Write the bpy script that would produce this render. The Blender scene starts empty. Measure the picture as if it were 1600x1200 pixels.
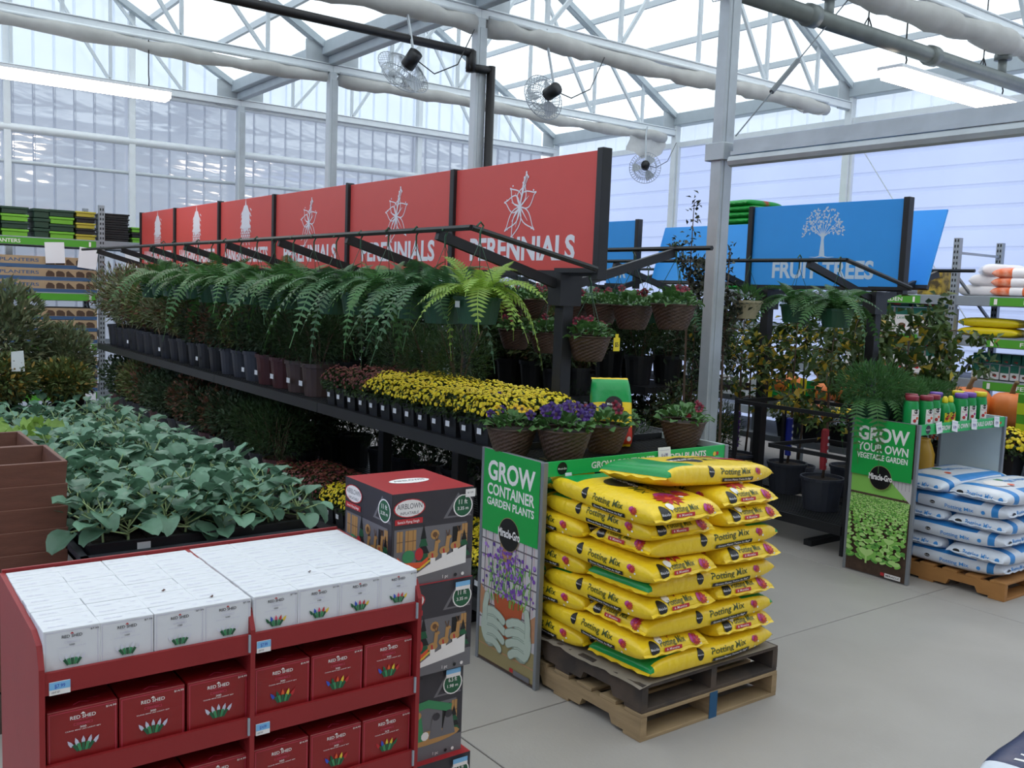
import bpy, bmesh, math, random
import numpy as np
from mathutils import Matrix, Vector, Euler
from mathutils.geometry import tessellate_polygon

# ------------------------------------------------------------------ camera, sky, exposure
sc = bpy.context.scene
COL = sc.collection
EYE = 2.1
F_PX, PIT, ROL, YAW = 1471.83, 0.0977712, 0.0376594, 0.929009
cam_d = bpy.data.cameras.new('camera'); cam_d.sensor_width = 36.0; cam_d.lens = F_PX * 36.0 / 1600.0
cam_d.clip_end = 200
cam = bpy.data.objects.new('camera', cam_d); COL.objects.link(cam); sc.camera = cam
def _ray(x, y, z):
    cr, sr = math.cos(ROL), math.sin(ROL)
    x, y = cr * x + sr * y, -sr * x + cr * y
    X = x; Y = math.cos(PIT) * z - math.sin(PIT) * y; Z = -math.sin(PIT) * z - math.cos(PIT) * y
    c, s = math.cos(YAW), math.sin(YAW)
    return Vector((c * X - s * Y, s * X + c * Y, Z))
_r, _u, _b = _ray(1, 0, 0), _ray(0, -1, 0), _ray(0, 0, -1)
cam.matrix_world = Matrix(((_r.x, _u.x, _b.x, 0), (_r.y, _u.y, _b.y, 0), (_r.z, _u.z, _b.z, EYE), (0, 0, 0, 1)))

w = bpy.data.worlds.new('overcast_sky'); sc.world = w; w.use_nodes = True
nt = w.node_tree; nt.nodes.clear()
wo = nt.nodes.new('ShaderNodeOutputWorld'); bg = nt.nodes.new('ShaderNodeBackground')
tc = nt.nodes.new('ShaderNodeTexCoord'); sx = nt.nodes.new('ShaderNodeSeparateXYZ'); rp = nt.nodes.new('ShaderNodeValToRGB')
nt.links.new(tc.outputs['Generated'], sx.inputs[0]); nt.links.new(sx.outputs['Z'], rp.inputs[0])
e = rp.color_ramp.elements
e[0].position = 0.0; e[0].color = (0.42, 0.44, 0.46, 1)
e[1].position = 1.0; e[1].color = (0.93, 0.97, 1.0, 1)
m_ = e.new(0.06); m_.color = (0.80, 0.86, 0.95, 1)
nt.links.new(rp.outputs[0], bg.inputs[0]); bg.inputs[1].default_value = 2.0
nt.links.new(bg.outputs[0], wo.inputs[0])

vs = sc.view_settings
sc.display_settings.display_device = 'sRGB'
vs.view_transform = 'Standard'; vs.look = 'None'; vs.gamma = 1.0; vs.use_curve_mapping = False
vs.exposure = 0.12
sc.cycles.max_bounces = 8; sc.cycles.transparent_max_bounces = 12; sc.cycles.transmission_bounces = 6
sc.cycles.use_denoising = True

R = random.Random(11); NR = np.random.default_rng(5)
def lin(h):
    h = h.lstrip('#'); o = []
    for i in (0, 2, 4):
        c = int(h[i:i + 2], 16) / 255.0
        o.append(c / 12.92 if c <= 0.04045 else ((c + 0.055) / 1.055) ** 2.4)
    return (o[0], o[1], o[2], 1.0)

# ------------------------------------------------------------------ materials
MATS = {}
def mat(name, col, rough=0.6, var=0.0, scale=6.0, bump=0.0, bscale=40.0, metal=0.0, isl=0.0, hue=0.0, obr=0.0, trans=0.0, emit=0.0, spec=0.5, stretch=None, col2=None):
    if name in MATS: return MATS[name]
    m = bpy.data.materials.new(name); m.use_nodes = True; MATS[name] = m
    n = m.node_tree; n.nodes.clear(); N = n.nodes.new; L = n.links.new
    out = N('ShaderNodeOutputMaterial')
    if emit > 0:
        em = N('ShaderNodeEmission'); em.inputs[0].default_value = lin(col); em.inputs[1].default_value = emit
        L(em.outputs[0], out.inputs[0]); return m
    bs = N('ShaderNodeBsdfPrincipled')
    bs.inputs['Roughness'].default_value = rough; bs.inputs['Metallic'].default_value = metal
    bs.inputs['Specular IOR Level'].default_value = spec
    base = N('ShaderNodeRGB'); base.outputs[0].default_value = lin(col); c = base.outputs[0]
    tcn = None
    def coords():
        nonlocal tcn
        if tcn is None:
            t = N('ShaderNodeTexCoord'); tcn = t.outputs['Object']
            if stretch:
                mp = N('ShaderNodeMapping'); mp.inputs['Scale'].default_value = stretch; L(tcn, mp.inputs[0]); tcn = mp.outputs[0]
        return tcn
    if var or col2:
        nz = N('ShaderNodeTexNoise'); nz.inputs['Scale'].default_value = scale; nz.inputs['Detail'].default_value = 5; L(coords(), nz.inputs['Vector'])
        if col2:
            mx = N('ShaderNodeMix'); mx.data_type = 'RGBA'; rr = N('ShaderNodeValToRGB')
            rr.color_ramp.elements[0].position = 0.42; rr.color_ramp.elements[1].position = 0.6
            L(nz.outputs[0], rr.inputs[0]); L(rr.outputs[0], mx.inputs[0]); L(c, mx.inputs[6]); mx.inputs[7].default_value = lin(col2); c = mx.outputs[2]
    if var or isl or obr or hue:
        hs = N('ShaderNodeHueSaturation'); L(c, hs.inputs['Color']); c = hs.outputs[0]
        terms = []
        def term(sock, amp):
            mr = N('ShaderNodeMapRange'); L(sock, mr.inputs[0]); mr.inputs[3].default_value = -amp; mr.inputs[4].default_value = amp; terms.append(mr.outputs[0])
        if var: term(nz.outputs[0], var * 1.8)
        ri = None
        if isl or hue:
            g = N('ShaderNodeNewGeometry'); ri = g.outputs['Random Per Island']
            if isl: term(ri, isl)
        if obr:
            oi = N('ShaderNodeObjectInfo'); term(oi.outputs['Random'], obr)
        if terms:
            s = terms[0]
            for t in terms[1:]:
                a = N('ShaderNodeMath'); a.operation = 'ADD'; L(s, a.inputs[0]); L(t, a.inputs[1]); s = a.outputs[0]
            a = N('ShaderNodeMath'); a.operation = 'ADD'; L(s, a.inputs[0]); a.inputs[1].default_value = 1.0; L(a.outputs[0], hs.inputs['Value'])
        if hue:
            wn = N('ShaderNodeTexWhiteNoise'); wn.noise_dimensions = '1D'; L(ri, wn.inputs['W'])
            mr = N('ShaderNodeMapRange'); L(wn.outputs[0], mr.inputs[0]); mr.inputs[3].default_value = 0.5 - hue; mr.inputs[4].default_value = 0.5 + hue; L(mr.outputs[0], hs.inputs['Hue'])
    L(c, bs.inputs['Base Color'])
    if bump:
        nb = N('ShaderNodeTexNoise'); nb.inputs['Scale'].default_value = bscale; nb.inputs['Detail'].default_value = 4; L(coords(), nb.inputs['Vector'])
        bp = N('ShaderNodeBump'); bp.inputs['Strength'].default_value = bump; bp.inputs['Distance'].default_value = 0.01
        L(nb.outputs[0], bp.inputs['Height']); L(bp.outputs[0], bs.inputs['Normal'])
    if trans:
        tr = N('ShaderNodeBsdfTranslucent'); L(c, tr.inputs[0]); mx = N('ShaderNodeMixShader'); mx.inputs[0].default_value = trans
        L(bs.outputs[0], mx.inputs[1]); L(tr.outputs[0], mx.inputs[2]); L(mx.outputs[0], out.inputs[0])
    else:
        L(bs.outputs[0], out.inputs[0])
    return m

def sheet_mat(name, col, clear, gloss=0.1, rough=0.25, wave=0.0, tcol=None):
    """thin translucent sheet: part clear, part diffusing, a little gloss"""
    m = bpy.data.materials.new(name); m.use_nodes = True; MATS[name] = m
    n = m.node_tree; n.nodes.clear(); N = n.nodes.new; L = n.links.new
    out = N('ShaderNodeOutputMaterial'); tp = N('ShaderNodeBsdfTransparent'); tp.inputs[0].default_value = lin(tcol or col)
    tl = N('ShaderNodeBsdfTranslucent'); df = N('ShaderNodeBsdfDiffuse'); gl = N('ShaderNodeBsdfGlossy')
    nz = N('ShaderNodeTexNoise'); t = N('ShaderNodeTexCoord'); L(t.outputs['Object'], nz.inputs['Vector']); nz.inputs['Scale'].default_value = 0.8; nz.inputs['Detail'].default_value = 6
    hs = N('ShaderNodeHueSaturation'); hs.inputs['Color'].default_value = lin(col); mr = N('ShaderNodeMapRange'); L(nz.outputs[0], mr.inputs[0]); mr.inputs[3].default_value = 0.86; mr.inputs[4].default_value = 1.1
    L(mr.outputs[0], hs.inputs['Value']); L(hs.outputs[0], tl.inputs[0]); L(hs.outputs[0], df.inputs[0])
    gl.inputs[0].default_value = (1, 1, 1, 1); gl.inputs['Roughness'].default_value = rough
    if wave:
        wv = N('ShaderNodeTexNoise'); wv.inputs['Scale'].default_value = 1.4; mp = N('ShaderNodeMapping'); mp.inputs['Scale'].default_value = (0.6, 0.6, 2.2); L(t.outputs['Object'], mp.inputs[0]); L(mp.outputs[0], wv.inputs['Vector'])
        bp = N('ShaderNodeBump'); bp.inputs['Strength'].default_value = wave; bp.inputs['Distance'].default_value = 0.05; L(wv.outputs[0], bp.inputs['Height']); L(bp.outputs[0], gl.inputs['Normal'])
    m1 = N('ShaderNodeMixShader'); m1.inputs[0].default_value = 0.72; L(df.outputs[0], m1.inputs[1]); L(tl.outputs[0], m1.inputs[2])
    m2 = N('ShaderNodeMixShader'); m2.inputs[0].default_value = clear; L(m1.outputs[0], m2.inputs[1]); L(tp.outputs[0], m2.inputs[2])
    m3 = N('ShaderNodeMixShader'); m3.inputs[0].default_value = gloss; L(m2.outputs[0], m3.inputs[1]); L(gl.outputs[0], m3.inputs[2])
    L(m3.outputs[0], out.inputs[0]); return m

# ------------------------------------------------------------------ mesh building
def newmesh(name, V, F, mats, mi=None, smooth=False):
    me = bpy.data.meshes.new(name); me.from_pydata(V, [], F)
    for m in mats: me.materials.append(m)
    if mi is not None and len(mats) > 1: me.polygons.foreach_set('material_index', mi)
    if smooth: me.polygons.foreach_set('use_smooth', [True] * len(F))
    me.update(); return me
def trimesh(name, V, T, mats, mi=None, smooth=False):
    V = np.asarray(V, np.float32).reshape(-1, 3); T = np.asarray(T, np.int32).reshape(-1, 3); n = len(T)
    me = bpy.data.meshes.new(name); me.vertices.add(len(V)); me.vertices.foreach_set('co', V.ravel())
    me.loops.add(3 * n); me.loops.foreach_set('vertex_index', T.ravel()); me.polygons.add(n)
    me.polygons.foreach_set('loop_start', np.arange(0, 3 * n, 3, dtype=np.int32))
    for m in mats: me.materials.append(m)
    if mi is not None: me.polygons.foreach_set('material_index', np.asarray(mi, np.int32))
    if smooth: me.polygons.foreach_set('use_smooth', np.ones(n, bool))
    me.update(calc_edges=True); me.validate(); return me

class MB:
    def __init__(s): s.v = []; s.f = []; s.m = []
    def add(s, V, F, m=0, M=None):
        b = len(s.v)
        if M is not None: V = [tuple(M @ Vector(p)) for p in V]
        s.v += [tuple(p) for p in V]; s.f += [tuple(i + b for i in f) for f in F]; s.m += [m] * len(F); return s
    def bb(s, x0, x1, y0, y1, z0, z1, m=0, M=None):
        if x0 > x1: x0, x1 = x1, x0
        if y0 > y1: y0, y1 = y1, y0
        if z0 > z1: z0, z1 = z1, z0
        return s.add([(x0, y0, z0), (x1, y0, z0), (x1, y1, z0), (x0, y1, z0), (x0, y0, z1), (x1, y0, z1), (x1, y1, z1), (x0, y1, z1)],
                     [(0, 3, 2, 1), (4, 5, 6, 7), (0, 1, 5, 4), (1, 2, 6, 5), (2, 3, 7, 6), (3, 0, 4, 7)], m, M)
    def box(s, c, d, m=0, M=None):
        return s.bb(c[0] - d[0] / 2, c[0] + d[0] / 2, c[1] - d[1] / 2, c[1] + d[1] / 2, c[2] - d[2] / 2, c[2] + d[2] / 2, m, M)
    def bar(s, a, b, w=0.04, h=None, m=0, up=(0, 0, 1)):
        """rectangular bar from a to b"""
        a, b = Vector(a), Vector(b); h = h or w; d = (b - a); L = d.length; d.normalize()
        u = Vector(up)
        if abs(d.dot(u)) > 0.98: u = Vector((1, 0, 0))
        sd = d.cross(u).normalized(); u = sd.cross(d).normalized()
        V = []
        for p in (a, b):
            for i, j in ((-1, -1), (1, -1), (1, 1), (-1, 1)): V.append(p + sd * (w / 2 * i) + u * (h / 2 * j))
        return s.add(V, [(0, 1, 2, 3), (7, 6, 5, 4), (0, 4, 5, 1), (1, 5, 6, 2), (2, 6, 7, 3), (3, 7, 4, 0)], m)
    def tube(s, pts, r, n=8, m=0, caps=True):
        pts = [Vector(p) for p in pts]; rs = r if isinstance(r, (list, tuple)) else [r] * len(pts)
        d0 = (pts[1] - pts[0]).normalized(); u = Vector((0, 0, 1)) if abs(d0.z) < 0.9 else Vector((1, 0, 0)); V = []
        for i, p in enumerate(pts):
            d = (pts[min(i + 1, len(pts) - 1)] - pts[max(i - 1, 0)]).normalized()
            sd = d.cross(u); sd = sd.normalized() if sd.length > 1e-6 else Vector((1, 0, 0)); u = sd.cross(d).normalized()
            for k in range(n):
                a = 2 * math.pi * k / n; V.append(p + (sd * math.cos(a) + u * math.sin(a)) * rs[i])
        F = []
        for i in range(len(pts) - 1):
            for k in range(n):
                k2 = (k + 1) % n; F.append((i * n + k, (i + 1) * n + k, (i + 1) * n + k2, i * n + k2))
        if caps: F.append(tuple(range(n))); F.append(tuple((len(pts) - 1) * n + k for k in reversed(range(n))))
        return s.add(V, F, m)
    def lathe(s, prof, n=16, m=0, c=(0, 0, 0), sq=None):
        V = []
        for r, z in prof:
            for k in range(n):
                a = 2 * math.pi * (k + (0.5 if sq else 0)) / n; q = 1.0
                V.append((c[0] + r * q * math.cos(a), c[1] + r * q * math.sin(a), c[2] + z))
        F = []
        for i in range(len(prof) - 1):
            for k in range(n):
                k2 = (k + 1) % n; F.append((i * n + k, i * n + k2, (i + 1) * n + k2, (i + 1) * n + k))
        if prof[0][0] > 1e-5: F.append(tuple(reversed(range(n))))
        if prof[-1][0] > 1e-5: F.append(tuple((len(prof) - 1) * n + k for k in range(n)))
        return s.add(V, F, m)
    def mesh(s, name, mats, smooth=False, bevel=0.0):
        if not isinstance(mats, (list, tuple)): mats = [mats]
        me = newmesh(name, s.v, s.f, mats, s.m, smooth)
        if bevel:
            bm = bmesh.new(); bm.from_mesh(me)
            bmesh.ops.bevel(bm, geom=bm.edges[:], offset=bevel, segments=1, affect='EDGES', clamp_overlap=True); bm.to_mesh(me); bm.free(); me.update()
        return me

# text outlines: cached 2-D triangles, cap height 1
_TX = {}
def text_geo(s, off=0.012):
    key = (s, off)
    if key in _TX: return _TX[key]
    cu = bpy.data.curves.new('letters', 'FONT'); cu.body = s; cu.size = 1.0; cu.resolution_u = 3; cu.offset = off
    o = bpy.data.objects.new('letters', cu); me = bpy.data.meshes.new_from_object(o)
    V = np.zeros(len(me.vertices) * 3, np.float32); me.vertices.foreach_get('co', V); V = V.reshape(-1, 3)[:, :2]
    Fs = [tuple(p.vertices) for p in me.polygons]
    bpy.data.objects.remove(o); bpy.data.meshes.remove(me); bpy.data.curves.remove(cu)
    cap = 0.694
    V = V / cap; x0 = V[:, 0].min(); V[:, 0] -= x0
    _TX[key] = ([tuple(map(float, p)) for p in V], Fs, float(V[:, 0].max())); return _TX[key]

class D2:
    """flat print: 2-D shapes in layers, later mapped on a surface"""
    def __init__(s): s.v = []; s.f = []; s.m = []; s.k = 0
    def _put(s, V, F, m):
        s.k += 1; b = len(s.v); s.v += [(p[0], p[1], s.k) for p in V]; s.f += [tuple(i + b for i in f) for f in F]; s.m += [m] * len(F); return s
    def rect(s, x0, y0, x1, y1, m, nx=1, ny=1):
        V = [(x0 + (x1 - x0) * i / nx, y0 + (y1 - y0) * j / ny) for j in range(ny + 1) for i in range(nx + 1)]
        F = [(j * (nx + 1) + i, j * (nx + 1) + i + 1, (j + 1) * (nx + 1) + i + 1, (j + 1) * (nx + 1) + i) for j in range(ny) for i in range(nx)]
        return s._put(V, F, m)
    def disc(s, cx, cy, r, m, n=14, ry=None, rings=1):
        ry = ry or r; V = [(cx, cy)]; F = []
        for q in range(1, rings + 1):
            V += [(cx + r * q / rings * math.cos(2 * math.pi * k / n), cy + ry * q / rings * math.sin(2 * math.pi * k / n)) for k in range(n)]
        for k in range(n):
            F.append((0, 1 + k, 1 + (k + 1) % n))
            for q in range(rings - 1):
                a = 1 + q * n; b = a + n; F.append((a + k, b + k, b + (k + 1) % n, a + (k + 1) % n))
        return s._put(V, F, m)
    def poly(s, pts, m):
        tr = tessellate_polygon([[Vector((p[0], p[1], 0)) for p in pts]]); F = []
        for a, b, c in tr:
            ar = (pts[b][0] - pts[a][0]) * (pts[c][1] - pts[a][1]) - (pts[c][0] - pts[a][0]) * (pts[b][1] - pts[a][1])
            F.append((a, b, c) if ar > 0 else (a, c, b))
        return s._put(pts, F, m)
    def text(s, t, x, y, h, m, w=None, al='c', bold=0.012):
        V, F, W = text_geo(t, bold); k = (w / W) if w else h; ww = W * k
        x0 = x - ww / 2 if al == 'c' else (x if al == 'l' else x - ww)
        return s._put([(x0 + p[0] * k, y + p[1] * h) for p in V], F, m)
    def line(s, pts, w, m, taper=False):
        V = []; F = []; n = len(pts)
        for i, p in enumerate(pts):
            a = pts[max(i - 1, 0)]; b = pts[min(i + 1, n - 1)]; dx, dy = b[0] - a[0], b[1] - a[1]; l = math.hypot(dx, dy) or 1
            k = w / 2 * ((1 - 0.85 * i / (n - 1)) if taper else 1)
            V += [(p[0] - dy / l * k, p[1] + dx / l * k), (p[0] + dy / l * k, p[1] - dx / l * k)]
        for i in range(n - 1): F.append((2 * i, 2 * i + 1, 2 * i + 3, 2 * i + 2))
        return s._put(V, F, m)
    def mesh(s, name, mats, fn, step=0.0004, base=0.0008):
        step = min(step, max(0.000012, 0.003 / max(s.k, 1)))
        V = [tuple(fn(p[0], p[1], base + step * p[2])) for p in s.v]
        return newmesh(name, V, s.f, mats, s.m)
def on_my(x0, y, z0): return lambda u, v, o: (x0 + u, y - o, z0 + v)      # faces -Y
def on_px(x, y0, z0): return lambda u, v, o: (x + o, y0 + u, z0 + v)      # faces +X
def on_top(x, y, z): return lambda u, v, o: (x - v, y + u, z + o)         # lies flat, read from +X

# ------------------------------------------------------------------ objects
def ob(name, me, parent=None, loc=(0, 0, 0), rot=(0, 0, 0), scale=(1, 1, 1), kind=None, label=None):
    o = bpy.data.objects.new(name, me); COL.objects.link(o)
    o.location = loc; o.rotation_euler = rot
    o.scale = scale if isinstance(scale, (tuple, list)) else (scale,) * 3
    if parent is not None: o.parent = parent
    if kind: o['kind'] = kind
    if label: o['label'] = label
    return o
def tag(o, label, cat, group=None, kind=None):
    o['label'] = label; o['category'] = cat
    if group: o['group'] = group
    if kind: o['kind'] = kind
    return o
def thing(name, label, cat, loc=(0, 0, 0), rz=0.0, group=None, scale=1.0, rot=None):
    o = bpy.data.objects.new(name, None); COL.objects.link(o); o.empty_display_size = 0.05
    o.location = loc; o.rotation_euler = rot or (0, 0, rz); o.scale = (scale,) * 3
    return tag(o, label, cat, group)
def struct(name, me=None, loc=(0, 0, 0)):
    o = bpy.data.objects.new(name, me); COL.objects.link(o); o.location = loc; o['kind'] = 'structure'; return o
ORD = ['first', 'second', 'third', 'fourth', 'fifth', 'sixth', 'seventh', 'eighth', 'ninth', 'tenth', 'eleventh', 'twelfth', 'thirteenth', 'fourteenth', 'fifteenth', 'sixteenth',
       'seventeenth', 'eighteenth', 'nineteenth', 'twentieth', 'twenty-first', 'twenty-second', 'twenty-third', 'twenty-fourth', 'twenty-fifth', 'twenty-sixth', 'twenty-seventh', 'twenty-eighth', 'twenty-ninth', 'thirtieth']

# ------------------------------------------------------------------ leaves
def norm(a): return a / np.maximum(np.linalg.norm(a, axis=-1, keepdims=True), 1e-9)
def leaf_tris(P, D, L, W, fold=0.25):
    """one folded four-point leaf per row"""
    n = len(P); P = np.asarray(P, float); D = norm(np.asarray(D, float)); U = NR.normal(size=(n, 3)) * 0.6 + np.array([0, 0, 1.0])
    S = norm(np.cross(D, U)); N = np.cross(S, D); L = np.broadcast_to(np.asarray(L, float), (n,))[:, None]; W = np.broadcast_to(np.asarray(W, float), (n,))[:, None]
    a = P + D * L * 0.45 + S * W * 0.5 + N * W * fold; b = P + D * L - N * L * 0.08; c = P + D * L * 0.45 - S * W * 0.5 + N * W * fold
    V = np.stack([P, a, b, c], 1).reshape(-1, 3); i = np.arange(n)[:, None] * 4
    T = np.concatenate([i + np.array([[0, 1, 2]]), i + np.array([[0, 2, 3]])], 1).reshape(-1, 3)
    return V, T
def join(*parts):
    V = []; T = []; M = []; b = 0
    for v, t, m in parts: V.append(v); T.append(np.asarray(t) + b); M.append(np.full(len(t), m)); b += len(v)
    return np.concatenate(V), np.concatenate(T), np.concatenate(M)
def ball_pts(n, rx, rz, zc, inner=0.35):
    d = norm(NR.normal(size=(n, 3))); r = inner + (1 - inner) * NR.random(n) ** 0.5
    P = d * r[:, None] * np.array([rx, rx, rz]); P[:, 2] += zc; return P, d
# ------------------------------------------------------------------ building shell
M_CONC = mat('concrete', '#aca59f', 0.55, var=0.13, scale=1.3, bump=0.12, bscale=60, col2='#a19a94')
M_JOINT = mat('joint_filler', '#55524e', 0.9)
M_GALV = mat('galvanised_steel', '#b4b9bd', 0.42, var=0.12, scale=5, metal=0.3, bump=0.03)
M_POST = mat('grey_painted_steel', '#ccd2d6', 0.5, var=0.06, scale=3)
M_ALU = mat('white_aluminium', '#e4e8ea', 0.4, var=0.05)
M_DARKSTEEL = mat('grey_steel_beam', '#b3bcc2', 0.5, var=0.06)  # plain grey steel of the beams, gutters and top chords
M_BLACK = mat('black_paint', '#17171a', 0.45, var=0.1, scale=12)
M_BLKPIPE = mat('black_pipe_paint', '#1b1718', 0.5)
M_CLOTH = mat('shade_cloth', '#cfcdc9', 0.85, var=0.15, scale=3, bump=0.5, bscale=9, trans=0.3)
M_WHITE = mat('white_plastic', '#e9eaec', 0.45)
M_PAPER = mat('white_paper', '#e9e8ec', 0.7)
M_ROOF = sheet_mat('roof_polycarbonate', '#eef6f6', 0.62, 0.04, 0.2, tcol='#f4fafa')
M_GABLE = sheet_mat('gable_polycarbonate', '#ccd8e6', 0.16, 0.07, 0.12, wave=0.25, tcol='#e6eef6')
M_WALLB = sheet_mat('wall_polycarbonate', '#a3abb9', 0.05, 0.20, 0.08, wave=0.6, tcol='#b6bccb')
M_WALLR = sheet_mat('side_wall_film', '#b9c6e8', 0.05, 0.05, 0.3, wave=0.3, tcol='#d8def8')
XW, YW, YV, ZE, ZA = -16.2, 13.0, 6.0, 5.37, 7.35

fl = MB(); fl.bb(-18, 9, -9, 14.5, -0.16, -0.012)
floor = struct('floor', fl.mesh('floor', M_JOINT))
xs = [-17.95, -14.2, -10.65, -7.1, -3.56, -0.1, 3.4, 8.95]; ys = [-8.95, -5.2, -1.1, 2.41, 6.52, 10.4, 14.45]; g = 0.004
for i in range(len(xs) - 1):
    for j in range(len(ys) - 1):
        b = MB(); b.bb(xs[i] + g, xs[i + 1] - g, ys[j] + g, ys[j + 1] - g, -0.012, 0)
        ob('slab', b.mesh('slab', M_CONC, bevel=0.003), floor)

def ridge(y):
    t = ((y - YV) / 7.0) % 1.0
    return ZE + (ZA - ZE) * (1 - abs(2 * t - 1))
# gable end: lower wall of narrow vertical sheets, gable sheets above them
wb = struct('wall_back')
def vsheet(y0, y1, z0, za, zb):
    """folded upright sheet with a raised seam on its edge"""
    s = 0.03; V = [(0, y0, z0), (0.035, y0 + 0.012, z0), (0.035, y0 + 0.03, z0), (0, y0 + 0.045, z0), (0, y1, z0),
         (0, y0, za), (0.035, y0 + 0.012, za), (0.035, y0 + 0.03, za), (0, y0 + 0.045, za), (0, y1, zb)]
    return V, [(k, k + 1, k + 6, k + 5) for k in range(4)]
st = 0.2917; lowm = None
for k in range(int(13.99 / st) + 24):
    y0 = -7.98 + k * st
    if y0 > YW - 0.05: break
    y1 = y0 + st
    if lowm is None:
        V, F = vsheet(0, st, 0, 5.08, 5.08); lowm = newmesh('wall_sheet', V, F, [M_WALLB])
    ob('wall_sheet', lowm, wb, (XW - 0.1, y0, 0))
    V, F = vsheet(0, st, 0, ridge(y0 + 0.001) - 5.10 - 0.02, ridge(y1 - 0.001) - 5.10 - 0.02)
    ob('gable_sheet', newmesh('gable_sheet', V, F, [M_GABLE]), wb, (XW - 0.1, y0, 5.10))
# side wall of horizontal ribbed strips
wr = struct('wall_right'); stm = {}
xr = [-16.2, -12.54, -8.9, -5.24, -1.6, 2.05, 5.7]
for i in range(len(xr) - 1):
    L = xr[i + 1] - xr[i]; h = 0.29
    V = [(0, 0, 0), (L, 0, 0), (L, -0.02, 0.02), (0, -0.02, 0.02), (L, -0.02, 0.05), (0, -0.02, 0.05), (L, 0, 0.07), (0, 0, 0.07), (L, 0, h), (0, 0, h)]
    me = newmesh('wall_strip', V, [(0, 1, 2, 3), (3, 2, 4, 5), (5, 4, 6, 7), (7, 6, 8, 9)], [M_WALLR])
    for k in range(17): ob('wall_strip', me, wr, (xr[i], YW + 0.1, k * h))
    V2 = [(0, 0, 0), (L, 0, 0), (L, 0, 0.36), (0, 0, 0.36)]
    nb = 12
    for k in range(nb):
        a, b = L * k / nb, L * (k + 1) / nb
        V = [(a, 0, 0), (a + 0.03, -0.02, 0), (a + 0.06, 0, 0), (b, 0, 0), (a, 0, 0.4), (a + 0.03, -0.02, 0.4), (a + 0.06, 0, 0.4), (b, 0, 0.4)]
        ob('clerestory_sheet', newmesh('clerestory_sheet', V, [(q, q + 1, q + 5, q + 4) for q in range(3)], [M_GABLE]), wr, (xr[i], YW + 0.1, 4.95))
b = MB()
b.bb(-16.2, 5.7, YW - 0.06, YW + 0.06, 4.86, 4.95)
struct('trim_1', b.mesh('rail', M_ALU))
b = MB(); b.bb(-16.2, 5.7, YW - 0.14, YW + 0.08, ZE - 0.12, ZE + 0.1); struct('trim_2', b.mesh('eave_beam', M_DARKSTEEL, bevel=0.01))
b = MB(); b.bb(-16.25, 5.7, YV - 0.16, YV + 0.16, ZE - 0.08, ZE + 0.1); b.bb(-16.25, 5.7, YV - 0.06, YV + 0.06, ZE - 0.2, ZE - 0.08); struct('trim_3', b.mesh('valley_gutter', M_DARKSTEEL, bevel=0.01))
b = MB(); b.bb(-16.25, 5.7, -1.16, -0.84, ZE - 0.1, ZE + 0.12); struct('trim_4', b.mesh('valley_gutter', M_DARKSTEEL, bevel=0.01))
# gable wall rails and posts
b = MB(); b.tube([(XW, -8, 4.29), (XW, YW, 4.27)], 0.065, 10); struct('trim_5', b.mesh('rail_pipe', M_ALU, True))
b = MB(); b.tube([(XW - 0.02, -8, 3.78), (XW - 0.02, YW, 3.78)], 0.03, 8); struct('trim_6', b.mesh('rail_pipe', M_POST, True))
b = MB(); b.bb(XW - 0.06, XW + 0.06, -8, YW, 5.07, 5.19); b.bb(XW - 0.05, XW + 0.09, -8, YW, 5.02, 5.07); struct('trim_7', b.mesh('gable_rail', M_ALU, bevel=0.008))
for k, y in enumerate((-4.5, 0.65, 2.45, 4.25, 7.8, 9.62, 11.4)):
    b = MB(); b.bb(XW - 0.05, XW + 0.05, y - 0.05, y + 0.05, 0, ridge(y) - 0.05)
    struct('trim_%d' % (8 + k), b.mesh('gable_post', M_ALU, bevel=0.006))
# near ends of the shed, out of the picture
b = MB(); b.bb(5.7, 5.8, -8, YW, 0, 7.4); struct('wall_front', b.mesh('wall_front', mat('store_wall', '#b9b2a6', 0.8, var=0.05)))
b = MB(); b.bb(-16.2, 5.7, -8.06, -8.0, 0, 5.4); struct('wall_left', b.mesh('wall_left', M_WALLR))

# roof sheets on both slopes of each bay
ceil = struct('ceiling')
xe = [-16.25 + 1.22 * k for k in range(19)]
sheets = {}
for y0, y1, z0, z1 in ((-8, -4.5, ZE, ZA), (-4.5, -1, ZA, ZE), (-1, 2.5, ZE, ZA), (2.5, 6, ZA, ZE), (6, 9.5, ZE, ZA), (9.5, 13.05, ZA, ZE)):
    V = []; nr = 6
    for k in range(nr + 1):
        a = 1.22 * k / nr
        for dx, dz in ((0, 0), (0.02, 0.018), (0.05, 0.018), (0.07, 0)):
            if k == nr and dx > 0: break
            V += [(a + dx, y0, z0 + dz + 0.12), (a + dx, y1, z1 + dz + 0.12)]
    n = len(V) // 2
    me = newmesh('roof_sheet', V, [(2 * k, 2 * k + 2, 2 * k + 3, 2 * k + 1) for k in range(n - 1)], [M_ROOF])
    for x in xe[:-1]: ob('roof_sheet', me, ceil, (x, 0, 0))
    for t in (0.2, 0.42, 0.64, 0.86, 1.0) if z1 > z0 else (0.14, 0.36, 0.58, 0.8):
        y = y0 + (y1 - y0) * t; z = z0 + (z1 - z0) * t
        q = MB(); q.bb(-16.2, 5.7, y - 0.025, y + 0.025, z - 0.0, z + 0.09); ob('purlin', q.mesh('purlin', M_POST), ceil)

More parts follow.
